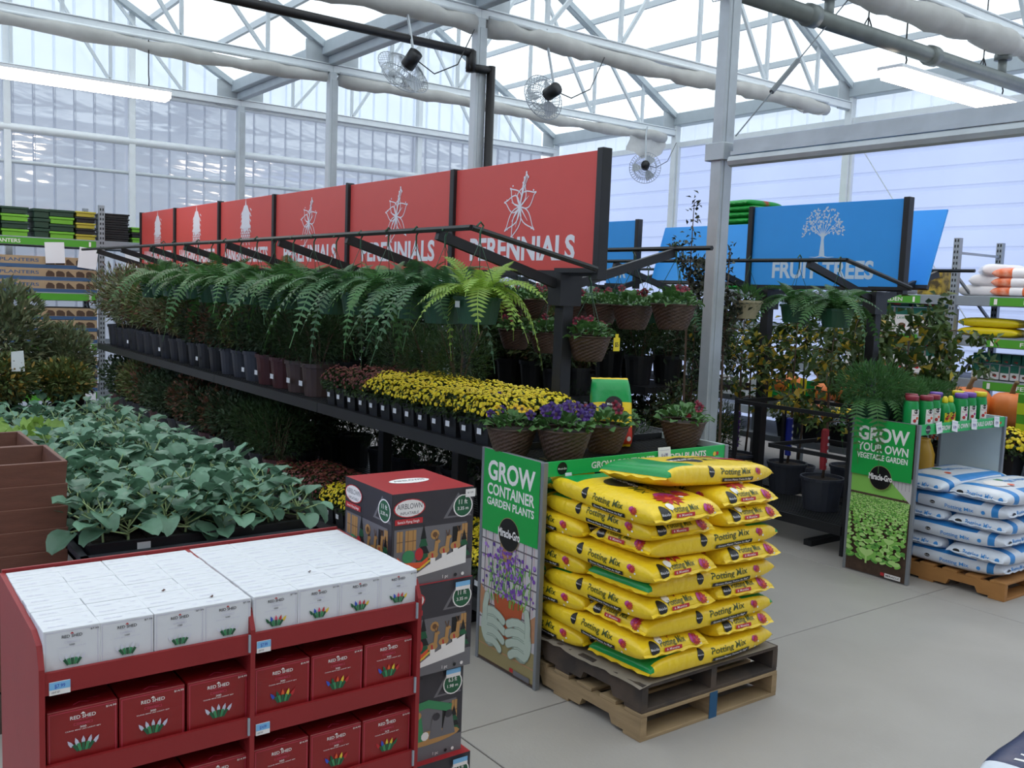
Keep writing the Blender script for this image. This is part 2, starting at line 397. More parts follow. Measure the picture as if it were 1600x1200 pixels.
# trusses across the bays and the posts below the valley
TX = [-16.2, -12.54, -8.88, -5.3, -1.65, 2.0]
bays = ((-1, 'left bay'), (6, 'right bay'))
names = ['far gable end', 'second post from the far wall', 'post with the black pipe', 'nearest grey post', 'aisle end nearest the viewer', 'store front']
def truss(x, y0, lab):
    t = thing('roof_truss', lab, 'truss', (x, y0, ZE))
    dz = ZA - ZE - 0.06
    q = MB(); q.bb(-0.04, 0.04, 0, 7, -0.30, -0.2); q.bb(-0.06, 0.06, 0, 7, -0.2, -0.185); ob('bottom_chord', q.mesh('bottom_chord', M_ALU, bevel=0.006), t)
    for s in (0, 1):
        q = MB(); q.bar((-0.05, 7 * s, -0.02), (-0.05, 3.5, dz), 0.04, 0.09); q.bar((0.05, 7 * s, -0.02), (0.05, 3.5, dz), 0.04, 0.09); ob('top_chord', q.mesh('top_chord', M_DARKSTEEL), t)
    def top(y): return -0.02 + dz * (1 - abs(2 * y / 7 - 1))
    for a, b_ in ((0.95, 0.95), (0.95, 2.1), (2.1, 2.1), (2.1, 3.5), (3.5, 3.5), (4.9, 3.5), (4.9, 4.9), (6.05, 4.9), (6.05, 6.05)):
        q = MB(); q.bar((0, a, -0.22), (0, b_, top(b_)), 0.045, 0.045); ob('web', q.mesh('web', M_POST), t)
    for y in (0.18, 6.82):
        q = MB(); q.bb(-0.012, 0.012, y - 0.22, y + 0.22, -0.32, 0.1); ob('heel_plate', q.mesh('heel_plate', M_GALV), t)
for i, x in enumerate(TX):
    if i == 0: continue
    for y0, bn in bays: truss(x, y0, 'white roof truss in the %s at the %s' % (bn, names[i]))
truss(XW + 0.12, -1, 'white roof truss against the far gable wall in the left bay'); truss(XW + 0.12, 6, 'white roof truss against the far gable wall in the right bay')
post_lab = {0: 'pale steel roof post against the far gable wall behind the red signs', 1: 'pale steel roof post second from the far wall, rising behind the red signs',
            2: 'pale steel roof post with the black pipe running down it', 3: 'tall galvanised roof post nearest the viewer beside the blue sign'}
for i in range(4):
    x = TX[i]; w_ = 0.115; t = thing('support_post', post_lab[i], 'post', (x + (0.12 if i == 0 else 0), YV, 0))
    q = MB(); q.bb(-w_ / 2, w_ / 2, -w_ / 2, w_ / 2, 0.012, ZE - 0.3)
    ob('shaft', q.mesh('shaft', M_POST if i < 3 else M_GALV, bevel=0.008), t)
    q = MB(); q.bb(w_ / 2, w_ / 2 + 0.006, -0.02, w_ / 2 + 0.012, 0.012, ZE - 0.4); ob('flange', q.mesh('flange', M_GALV), t)
    q = MB(); q.bb(-0.13, 0.13, -0.13, 0.13, 0, 0.012); ob('base_plate', q.mesh('base_plate', M_GALV), t)
    if i == 3:
        q = MB(); q.bb(-0.10, 0.10, -0.085, 0.085, 3.22, 3.36); ob('bracket', q.mesh('bracket', M_GALV, bevel=0.005), t)
posts_side = ['far corner', 'one behind the green bag stack', 'one beside the fertiliser rack', 'one nearest the viewer']
for i in range(5):
    x = TX[i]; q = MB(); q.bb(-0.06, 0.06, -0.06, 0.06, 0, ZE - 0.12); q.bb(0.06, 0.10, -0.02, 0.05, 0, 4.9)
    o = ob('wall_post', q.mesh('wall_post', M_ALU, bevel=0.006), None, (x + (0.1 if i == 0 else 0), YW - 0.06, 0)); 
    tag(o, ['pale wall post in the far right corner of the shed', 'pale wall post on the side wall left of the nearest roof post', 'pale wall post on the side wall right of the green bag stack',
            'pale wall post on the side wall behind the fertiliser rack', 'pale wall post on the side wall nearest the viewer'][i], 'post')
# beam from the nearest post
q = MB(); q.bb(0, 6.9, -0.05, 0.05, 0, 0.12); q.bb(0, 6.9, -0.08, -0.05, 0, 0.03); q.tube([(0, -0.07, -0.05), (6.9, -0.07, -0.05)], 0.045, 8)
o = ob('cross_beam', q.mesh('cross_beam', M_GALV), None, (-5.15, YV + 0.02, 3.25)); tag(o, 'galvanised horizontal beam running from the nearest grey post to the right edge', 'beam')
# brace cable with turnbuckle
q = MB(); q.tube([(-5.2, 6.05, 3.42), (-5.3, 7.8, 5.05)], 0.006, 5); q.tube([(-5.23, 6.5, 3.84), (-5.25, 6.85, 4.16)], 0.022, 6)
o = ob('brace_cable', q.mesh('brace_cable', mat('cable_steel', '#6d7276', 0.5, metal=0.4)), None); tag(o, 'brace cable with turnbuckle rising from the nearest grey post', 'cable')
for i, (a, b_) in enumerate((((-8.7, 12.88, 4.6), (-6.0, 12.9, 0.9)), ((-5.4, 12.88, 0.9), (-3.4, 12.88, 4.8)))):
    q = MB(); q.tube([a, b_], 0.008, 5); o = ob('wall_cable', q.mesh('wall_cable', M_POST)); tag(o, ['thin brace cable slanting down the side wall above the blue sign', 'thin brace cable rising on the side wall above the fertiliser rack'][i], 'cable')

# rolled shade cloth below each truss
def shade_roll(x, y0, y1, z, r, lab, tail=0.0, seed=1):
    rr = random.Random(seed); n = 46; pts = []; rad = []
    for k in range(n):
        t = k / (n - 1); pts.append((x + rr.uniform(-0.015, 0.015), y0 + (y1 - y0) * t, z - 0.05 * math.sin(t * 9 + seed) * r * 4 + rr.uniform(-0.01, 0.01)))
        rad.append(r * (0.75 + 0.35 * abs(math.sin(t * 17 + seed * 2)) + rr.uniform(-0.08, 0.08)))
    q = MB(); q.tube(pts, rad, 10)
    t = thing('shade_cloth', lab, 'shade cloth', (0, 0, 0))
    ob('roll', q.mesh('roll', M_CLOTH, True), t)
    q = MB(); q.tube([(x + 0.02, y0, z + r * 1.1), (x + 0.02, y1, z + r * 1.1)], 0.022, 8); ob('roller_pipe', q.mesh('roller_pipe', M_ALU, True), t)
    if tail:
        V = []; F = []; m_, k_ = 8, 6
        for a in range(m_):
            for c in range(k_):
                V.append((x + 0.05 * math.sin(a * 1.7 + c), y1 - 0.9 + 0.9 * a / (m_ - 1), z - tail * c / (k_ - 1) * (1 - 0.6 * abs(a / (m_ - 1) - 0.45)) + 0.02 * math.sin(a * 2.1)))
        for a in range(m_ - 1):
            for c in range(k_ - 1): F.append((a * k_ + c, a * k_ + c + 1, (a + 1) * k_ + c + 1, (a + 1) * k_ + c))
        ob('loose_end', newmesh('loose_end', V, F, [M_CLOTH], smooth=True), t)
    return t
shade_roll(-12.5, -0.9, 5.9, 4.98, 0.085, 'rolled white shade cloth under the truss second from the far wall, left bay', 0, 1)
shade_roll(-12.5, 6.1, 12.6, 4.98, 0.085, 'rolled white shade cloth with torn hanging end above the small far fan', 0.42, 2)
shade_roll(-8.85, 0.5, 5.9, 4.98, 0.10, 'rolled white shade cloth under the truss at the black pipe, left bay', 0, 3)
shade_roll(-8.85, 6.1, 12.3, 4.98, 0.10, 'rolled white shade cloth with frayed end, right of the black pipe', 0.12, 4)
shade_roll(-5.26, 6.4, 12.5, 4.93, 0.125, 'thick sagging shade cloth bundle at the top right above the lamp', 0.3, 5)
# black drain pipe
q = MB(); q.tube([(-8.78, 1.6, 4.68), (-8.78, 5.86, 4.66)], 0.045, 10); q.tube([(-8.78, 5.84, 4.68), (-8.78, 5.84, 4.46)], 0.055, 10); q.tube([(-8.78, 5.8, 4.5), (-8.78, 6.13, 4.52)], 0.045, 10); q.tube([(-8.78, 6.11, 4.56), (-8.78, 6.11, 0.0)], 0.05, 10)
o = ob('drain_pipe', q.mesh('drain_pipe', M_BLKPIPE, True)); tag(o, 'black pipe crossing under the roof and dropping down the post behind the red signs', 'pipe')
# sprinkler main
t = thing('sprinkler_main', 'thick grey pipe hung under the roof above the right lamp', 'pipe', (-5.3, 0, 4.58))
q = MB(); q.tube([(0, 5.9, 0), (0, 12.8, 0)], 0.075, 12); ob('pipe', q.mesh('pipe', mat('grey_pipe', '#7e8380', 0.5, var=0.15, metal=0.4), True), t)
for y in (7.05, 9.0):
    q = MB(); q.tube([(0, y - 0.06, 0), (0, y + 0.06, 0)], 0.098, 12); ob('coupling', q.mesh('coupling', MATS['grey_pipe'], True), t)
for y in (7.3, 10.4):
    q = MB(); q.tube([(0, y, 0), (0, y, 0.2)], 0.045, 10); q.tube([(0, y, 0.2), (0, y, 0.26)], 0.09, 10); ob('riser', q.mesh('riser', MATS['grey_pipe'], True), t)
for y in (7.9, 10.0):
    q = MB(); q.tube([(0, y, 0.075), (0, y, 0.75)], 0.007, 5); q.tube([(0, y - 0.08, -0.02), (0, y - 0.05, 0.09), (0, y, 0.16), (0, y + 0.05, 0.09), (0, y + 0.08, -0.02)], 0.007, 5); ob('hanger', q.mesh('hanger', M_BLACK), t)

# strip lamps
M_TUBE = mat('lamp_diffuser', '#fff1e2', emit=14.0)
def strip_lamp(x, y0, y1, z, lab):
    t = thing('strip_lamp', lab, 'lamp', (x, (y0 + y1) / 2, z)); h = (y1 - y0) / 2
    prof = [(-0.13, 0.0), (-0.12, -0.08), (0, -0.11), (0.12, -0.08), (0.13, 0.0)]; V = []; F = []
    for y in (-h, -h + 0.05, h - 0.05, h):
        k = 0.7 if abs(y) == h else 1.0
        V += [(p[0] * k, y, p[1] * k) for p in prof]
    for a in range(3):
        for c in range(4): F.append((a * 5 + c, a * 5 + c + 1, (a + 1) * 5 + c + 1, (a + 1) * 5 + c))
    F += [(0, 1, 2, 3, 4), (19, 18, 17, 16, 15)]
    ob('diffuser', newmesh('diffuser', V, F, [M_TUBE]), t)
    q = MB(); q.bb(-0.135, 0.135, -h, h, 0.0, 0.035); ob('housing', q.mesh('housing', M_WHITE, bevel=0.004), t)
    for y in (-h + 0.25, h - 0.25):
        q = MB(); q.tube([(0, y, 0.035), (0.02, y, 0.12), (0, y, 0.2), (0, y, 0.62)], 0.008, 5); ob('hanger', q.mesh('hanger', M_BLACK), t)
strip_lamp(-12.45, 1.15, 3.72, 4.42, 'lit strip lamp hanging at the upper left in front of the gable wall')
strip_lamp(-5.4, 8.45, 10.87, 4.38, 'lit strip lamp hanging at the upper right below the grey pipe')

# basket fans
M_WIRE = mat('fan_wire', '#a9aeb4', 0.4, metal=0.4)
def fan(x, y, z, r, aim, lab, rod):
    t = thing('hanging_fan', lab, 'fan', (x, y, z)); rot = Vector(aim).to_track_quat('Z', 'Y').to_euler()
    q = MB()
    for k in range(36):
        a = 2 * math.pi * k / 36; c, s = math.cos(a), math.sin(a)
        q.tube([(0.05 * c, 0.05 * s, 0.1), (r * 0.6 * c, r * 0.6 * s, 0.085), (r * c, r * s, 0.0), (r * 0.6 * c, r * 0.6 * s, -0.075), (0.09 * c, 0.09 * s, -0.1)], 0.0035, 3, caps=False)
    for rr, zz in ((r, 0), (r * 0.72, 0.075), (r * 0.4, 0.093), (r * 0.72, -0.06)):
        q.tube([(rr * math.cos(2 * math.pi * k / 28), rr * math.sin(2 * math.pi * k / 28), zz) for k in range(29)], 0.005, 4, caps=False)
    ob('cage', q.mesh('cage', M_WIRE), t, rot=rot)
    for k in range(3):
        a = 2 * math.pi * k / 3; V = []; F = []
        for i in range(5):
            f = i / 4; rad = 0.06 + (r * 0.85 - 0.06) * f; wd = 0.5 + 0.25 * math.sin(f * math.pi)
            for sgn in (-1, 1): V.append((rad * math.cos(a + sgn * wd * 0.6), rad * math.sin(a + sgn * wd * 0.6), 0.03 * sgn))
        for i in range(4): F.append((2 * i, 2 * i + 2, 2 * i + 3, 2 * i + 1))
        ob('blade', newmesh('blade', V, F, [mat('fan_blade', '#c3c8ce', 0.4)]), t, rot=rot)
    q = MB(); q.tube([(0, 0, -0.08), (0, 0, -0.26)], 0.075, 12); ob('motor', q.mesh('motor', M_BLACK, True), t, rot=rot)
    q = MB(); p = rot.to_matrix() @ Vector((0, 0, -0.2)); q.tube([tuple(p), (p.x * .9, p.y * .9, p.z + .12), (0.02, p.y * .3, rod + .1), (0.01, 0, rod + .22)], 0.016, 6); ob('drop_rod', q.mesh('drop_rod', M_GALV), t)
    q = MB(); q.tube([tuple(p), (p.x + 0.02, p.y + 0.25, 0.0), (p.x, p.y + 0.55, 0.15), (p.x, p.y + 0.75, rod)], 0.007, 4); ob('power_cord', q.mesh('power_cord', M_BLACK), t)
fan(-8.86, 5.05, 4.34, 0.30, (-0.72, -0.12, -0.62), 'wire basket fan hanging left of the black pipe, largest of the three', 0.55)
fan(-8.86, 6.92, 4.36, 0.27, (-0.93, 0.02, -0.25), 'wire basket fan hanging just right of the black pipe, middle one of three', 0.55)
fan(-12.45, 12.1, 4.40, 0.28, (-0.80, 0.75, -0.1), 'small far basket fan hanging over the right end of the red sign', 0.5)
# camera housing by the post
t = thing('camera_box', 'small grey and black box hanging left of the nearest grey post at the top', 'box', (-5.3, 5.78, 4.52))
q = MB(); q.bb(-0.09, 0.09, -0.08, 0.03, 0, 0.3); ob('body', q.mesh('body', mat('dark_plastic', '#2b2d30', 0.5), bevel=0.01), t)
q = MB(); q.bb(-0.1, 0.06, -0.14, -0.08, 0.06, 0.34); ob('cover', q.mesh('cover', M_POST, bevel=0.01), t)
q = MB(); q.tube([(0, -0.02, 0), (0, 0.02, -0.08), (0, 0.14, -0.04), (0, 0.2, 0.3)], 0.006, 4); ob('cord', q.mesh('cord', M_WHITE), t)
q = MB(); q.bb(-0.02, 0.02, 0.03, 0.17, 0.1, 0.14); ob('arm', q.mesh('arm', M_GALV), t)
# ------------------------------------------------------------------ red display racks with light-set boxes
M_RED = mat('red_fibreboard', '#8f1f22', 0.55, var=0.06, scale=6, bump=0.05, bscale=90)
M_REDIN = mat('red_fibreboard_inside', '#6d1518', 0.7, var=0.06)
M_CLIP = mat('clear_clip', '#9aa3ab', 0.25)
M_BOXW = mat('white_carton', '#dcdce0', 0.5, var=0.02)
M_BOXR = mat('red_carton', '#8c1a1c', 0.32, var=0.05)
C_GREY = mat('print_grey', '#6f6c70', 0.5); C_DK = mat('print_dark', '#38343a', 0.5); C_LIL = mat('print_lilac', '#c9c6d8', 0.5)
C_GRN = mat('print_green', '#1d5a3a', 0.5); C_GRN2 = mat('print_green_light', '#3c8a5a', 0.5); C_WHT = mat('print_white', '#efe9e6', 0.5)
C_BLU = mat('print_blue', '#3050b8', 0.5); C_RED = mat('print_red', '#c02a30', 0.5); C_PNK = mat('print_pink', '#d84a6a', 0.5); C_YEL = mat('print_yellow', '#e6c23c', 0.5)
C_ORG = mat('print_orange', '#e2582c', 0.5); C_SKY = mat('print_sky', '#7fb9e4', 0.5); C_FAINT = mat('print_faint', '#d9d8e2', 0.5); C_PURP = mat('print_purple', '#5a3a8c', 0.5)
C_TAN = mat('print_tan', '#b98a52', 0.5); C_BRN = mat('print_brown', '#6a4a30', 0.5); C_BLK = mat('print_black', '#151416', 0.45); C_LIME = mat('print_lime', '#7cb85a', 0.5)
PM = [C_GREY, C_DK, C_LIL, C_GRN, C_GRN2, C_WHT, C_BLU, C_RED, C_PNK, C_YEL, C_ORG, C_SKY, C_FAINT, C_PURP, C_TAN, C_BRN, C_BLK, C_LIME]
P_ = {n: i for i, n in enumerate('grey dk lil grn grn2 wht blu red pnk yel org sky faint purp tan brn blk lime'.split())}

def bulbs(d, cx, y, s, cols, husk='grn'):
    """fan of little light bulbs in green sockets"""
    for k in range(5):
        a = math.radians(34 - 17 * k); dx, dy = -math.sin(a), math.cos(a); bx, by = cx + (k - 2) * s * 0.26 + dx * s * 0.5, y + dy * s * 0.55
        L = s * 0.62; nx, ny = -dy, dx; W = s * 0.13; tip = (bx + dx * L, by + dy * L)
        c = cols[k % len(cols)]
        d.poly([(bx + nx * W, by + ny * W), (bx - nx * W, by - ny * W), (bx + dx * L * .5 - nx * W, by + dy * L * .5 - ny * W), tip, (bx + dx * L * .5 + nx * W, by + dy * L * .5 + ny * W)], P_[c])
    for k in range(5):
        a = math.radians(30 - 15 * k); dx, dy = -math.sin(a), math.cos(a); bx, by = cx + (k - 2) * s * 0.19, y; nx, ny = -dy, dx
        d.poly([(bx - nx * s * .09, by - ny * s * .09), (bx + dx * s * .66 - nx * s * .14, by + dy * s * .66 - ny * s * .14), (bx + dx * s * .66 + nx * s * .14, by + dy * s * .66 + ny * s * .14), (bx + nx * s * .09, by + ny * s * .09)], P_['grn2' if k % 2 else husk])
def box_print(w, h, ink, faint, line, price, cols, count):
    d = D2(); full = h; lo = full * 0.31; h = full * 0.69
    _p = d._put; d._put = lambda V, F, m: _p([(p[0], p[1] + lo) for p in V], F, m)
    for x in (-w / 2 + 0.006, w / 2 - 0.006): d.rect(x - 0.0006, -lo + 0.004, x + 0.0006, h - 0.006, P_[line])
    d.rect(-w / 2 + 0.006, h - 0.0068, w / 2 - 0.006, h - 0.0056, P_[line])
    d.text('RED SHED', 0, h * 0.76, h * 0.075, P_[ink], w * 0.36)
    d.poly([(-w * .03, h * .86), (0, h * .895), (w * .03, h * .86), (w * .03, h * .85), (-w * .03, h * .85)], P_['red' if ink != 'wht' else 'wht'])
    d.text('HOME & GIFTS', 0, h * 0.725, h * 0.02, P_[faint], w * 0.24)
    for a, b, c, e_ in ((-.13, .625, .13, .63), (-.13, .67, .13, .675)): d.rect(w * a, h * b, w * c, h * e_, P_[faint])
    d.rect(-w * .13, h * .625, -w * .125, h * .675, P_[faint]); d.rect(w * .125, h * .625, w * .13, h * .675, P_[faint])
    d.text('CHRISTMAS', 0, h * 0.64, h * 0.022, P_[faint], w * .18)
    d.text(count, 0, h * 0.555, h * 0.04, P_[ink], w * 0.09)
    d.text('CLEAR MINI LED LIGHT SET', 0, h * 0.515, h * 0.022, P_[faint if ink != 'wht' else 'wht'], w * 0.5)
    d.text(price, w * 0.4, h * 0.88, h * 0.04, P_[ink], w * 0.15)
    bulbs(d, 0, h * 0.06, h * 0.27, cols); return d
WX, WY, WZ = 0.0565, 0.137, 0.150
def wbox(kind, cols):
    q = MB(); q.bb(-WX / 2, WX / 2, -WY / 2, WY / 2, 0, WZ); body = q.mesh('white_carton', M_BOXW, bevel=0.0012)
    pr = box_print(WY, WZ, 'dk', 'lil', 'lil', '$7.99', cols, '100').mesh('front_print', PM, on_px(WX / 2, 0, 0))
    d = D2(); d.text('RED SHED', -0.03, -0.006, 0.007, P_['lil'], 0.045); d.text('CLEAR MINI LIGHT SET', 0.022, 0.006, 0.004, P_['faint'], 0.045); d.text('100', 0.048, -0.012, 0.006, P_['lil'], 0.012)
    d.line([(-WY / 2 + .006, -.024), (WY / 2 - .006, -.024)], .0006, P_['faint'])
    return body, pr, d.mesh('top_print', PM, on_top(0, 0, WZ))
RX, RY, RZ = 0.185, 0.175, 0.182
def rbox(kind, cols, cnt='300'):
    q = MB(); q.bb(-RX / 2, RX / 2, -RY / 2, RY / 2, 0, RZ); body = q.mesh('red_carton', M_BOXR, bevel=0.002)
    d = box_print(RY, RZ, 'wht', 'pnk', 'pnk', '$14.99', cols, cnt); pr = d.mesh('front_print', PM, on_px(RX / 2, 0, 0))
    d = D2(); d.text('RED SHED', -0.04, 0.0, 0.010, P_['pnk'], 0.055); d.text('RED SHED', 0.035, -0.055, 0.008, P_['pnk'], 0.03); d.line([(-.02, -.075), (0, -.06), (.02, -.072)], .004, P_['pnk']); d.rect(-RY / 2 + .004, -RX / 2 + .004, RY / 2 - .004, -RX / 2 + .005, P_['pnk'])
    return body, pr, d.mesh('top_print', PM, on_top(0, 0, RZ))
W_CLR, W_COL = wbox('c', ['faint']), wbox('m', ['grn', 'blu', 'pnk', 'red', 'yel'])
R_CLR, R_COL, R_BIG = rbox('c', ['lil']), rbox('m', ['blu', 'grn', 'org', 'yel', 'red']), rbox('b', ['red', 'blu', 'yel', 'yel', 'grn'], '25')
DX = -2.54; DB = -3.145
DZ = [1.04, 0.79, 0.54, 0.29, 0.04]
def display(y0, y1, side, first):
    t = thing('display_rack', 'dark red cardboard display rack of light-set boxes, %s of the joined pair' % side, 'display rack', (0, 0, 0))
    prof = [(DB, 0), (DX, 0), (DX, 1.10), (DX - 0.03, 1.155), (DX - 0.10, 1.175), (DB, 1.192)]
    for y in ([y0, y1] if first else [y1]):
        n = len(prof); V = [(p[0], y - 0.007, p[1]) for p in prof] + [(p[0], y + 0.007, p[1]) for p in prof]
        F = [tuple(range(n)), tuple(reversed(range(n, 2 * n)))] + [(k, k + n, (k + 1) % n + n, (k + 1) % n) for k in range(n)]
        ob('side_panel', newmesh('side_panel', V, F, [M_RED]), t)
    q = MB(); q.bb(DB - 0.01, DB, y0, y1, 0, 1.2); ob('back_panel', q.mesh('back_panel', M_RED), t)
    for z in DZ:
        q = MB(); q.bb(DB, DX - 0.012, y0 + 0.007, y1 - 0.007, z - 0.012, z); q.bb(DX - 0.016, DX - 0.004, y0 + 0.007, y1 - 0.007, z - 0.012, z + 0.047); s = ob('shelf', q.mesh('shelf', M_RED), t)
        q = MB(); q.bb(DX - 0.006, DX + 0.002, y1 - 0.013, y1 - 0.007, z - 0.005, z + 0.047); ob('clip', q.mesh('clip', M_CLIP), s)
    return t
dl = display(0.445, 1.0, 'left one', True); dr = display(1.0, 1.56, 'right one', False)
def price_tag(par, y, z, txt, w_=0.05):
    d = D2(); d.rect(0, 0, w_, 0.034, P_['wht']); d.rect(0, 0.014, w_, 0.034, P_['sky']); d.text(txt, w_ / 2, 0.018, 0.010, P_['blu'], w_ * .5); d.text('LIGHT SET', w_ * .3, 0.005, 0.005, P_['grey'], w_ * .4)
    q = MB(); q.bb(DX - 0.003, DX - 0.001, y, y + w_, z, z + 0.034); tg = ob('price_tag', q.mesh('price_tag', M_PAPER), par)
    ob('print', d.mesh('print', PM, on_px(DX - 0.001, y, z)), tg)
price_tag(dl, 0.462, 1.040 - 0.012, '$7.99'); price_tag(dr, 1.012, 1.040 - 0.012, '$7.99', 0.042); price_tag(dr, 1.012, 0.79 - 0.012, '$14.99', 0.042)
def put_box(name, spec, label, cat, group, loc, rz=0):
    o = ob(name, spec[0], None, loc, (0, 0, rz)); tag(o, label, cat, group); ob('front_print', spec[1], o); ob('top_print', spec[2], o); return o
side_n = {0: 'left', 1: 'right'}
for u, (y0, spec, what) in enumerate(((0.452, W_CLR, 'clear'), (1.007, W_COL, 'multicoloured'))):
    for c in range(4):
        for r_ in range(10):
            y = y0 + 0.069 + c * 0.1372 + R.uniform(-0.0012, 0.0012); x = DX - 0.02 - WX / 2 - r_ * (WX + 0.0015) + (R.uniform(-0.0006, 0.0006))
            if r_ == 0: lab = 'front white carton of %s bulbs, %s in the front row of the %s red rack' % (what, ORD[c], side_n[u])
            else: lab = 'white carton, %s behind the %s front carton of the %s red rack' % (ORD[r_ - 1], ORD[c], side_n[u])
            put_box('light_set_carton', spec, lab, 'carton', 'white light-set cartons in row %s of the %s red rack' % (ORD[c], side_n[u]), (x, y, DZ[0] + 0.0005 + R.uniform(-0.0, 0.0015)), R.uniform(-0.008, 0.008))
for u, (y0, spec) in enumerate(((0.456, R_CLR), (1.011, R_COL))):
    for si in (1, 2, 3):
        for c in range(3):
            sp = R_BIG if (u == 1 and si == 2 and c == 2) else spec
            x = DX - 0.022 - RX / 2; y = y0 + 0.09 + c * 0.180 + R.uniform(-0.001, 0.001)
            lab = 'red %s bulb carton, %s in the %s red tier of the %s rack' % ('large round' if sp is R_BIG else ('clear' if u == 0 else 'multicoloured'), ORD[c], ORD[si - 1], side_n[u])
            put_box('light_set_carton', sp, lab, 'carton', 'red light-set cartons', (x, y, DZ[si] + 0.0005), R.uniform(-0.012, 0.012))
            put_box('light_set_carton', sp, 'red carton behind the %s front one in the %s red tier of the %s rack' % (ORD[c], ORD[si - 1], side_n[u]), 'carton', 'red cartons behind the front row', (x - RX - 0.004, y, DZ[si] + 0.0005), R.uniform(-0.01, 0.01))
# bits of dried leaf on the cartons
M_DRY = mat('dry_leaf', '#5a3a34', 0.8)
for x, y, lb in ((-2.74, 0.80, 'dark dried leaf bit on the third row of white cartons, left rack'), (-2.62, 0.90, 'reddish dried leaf bit on the fourth row of white cartons, left rack'), (-2.70, 1.24, 'dark dried leaf bit on the second row of white cartons, right rack')):
    V, T = leaf_tris([(0, 0, 0.003), (0.004, 0.002, 0.003)], [(1, .3, 0.1), (-.6, 1, .15)], 0.012, 0.007)
    o = ob('leaf_bit', trimesh('leaf_bit', V, T, [M_DRY]), None, (x, y, DZ[0] + WZ + 0.001)); tag(o, lb, 'leaf')

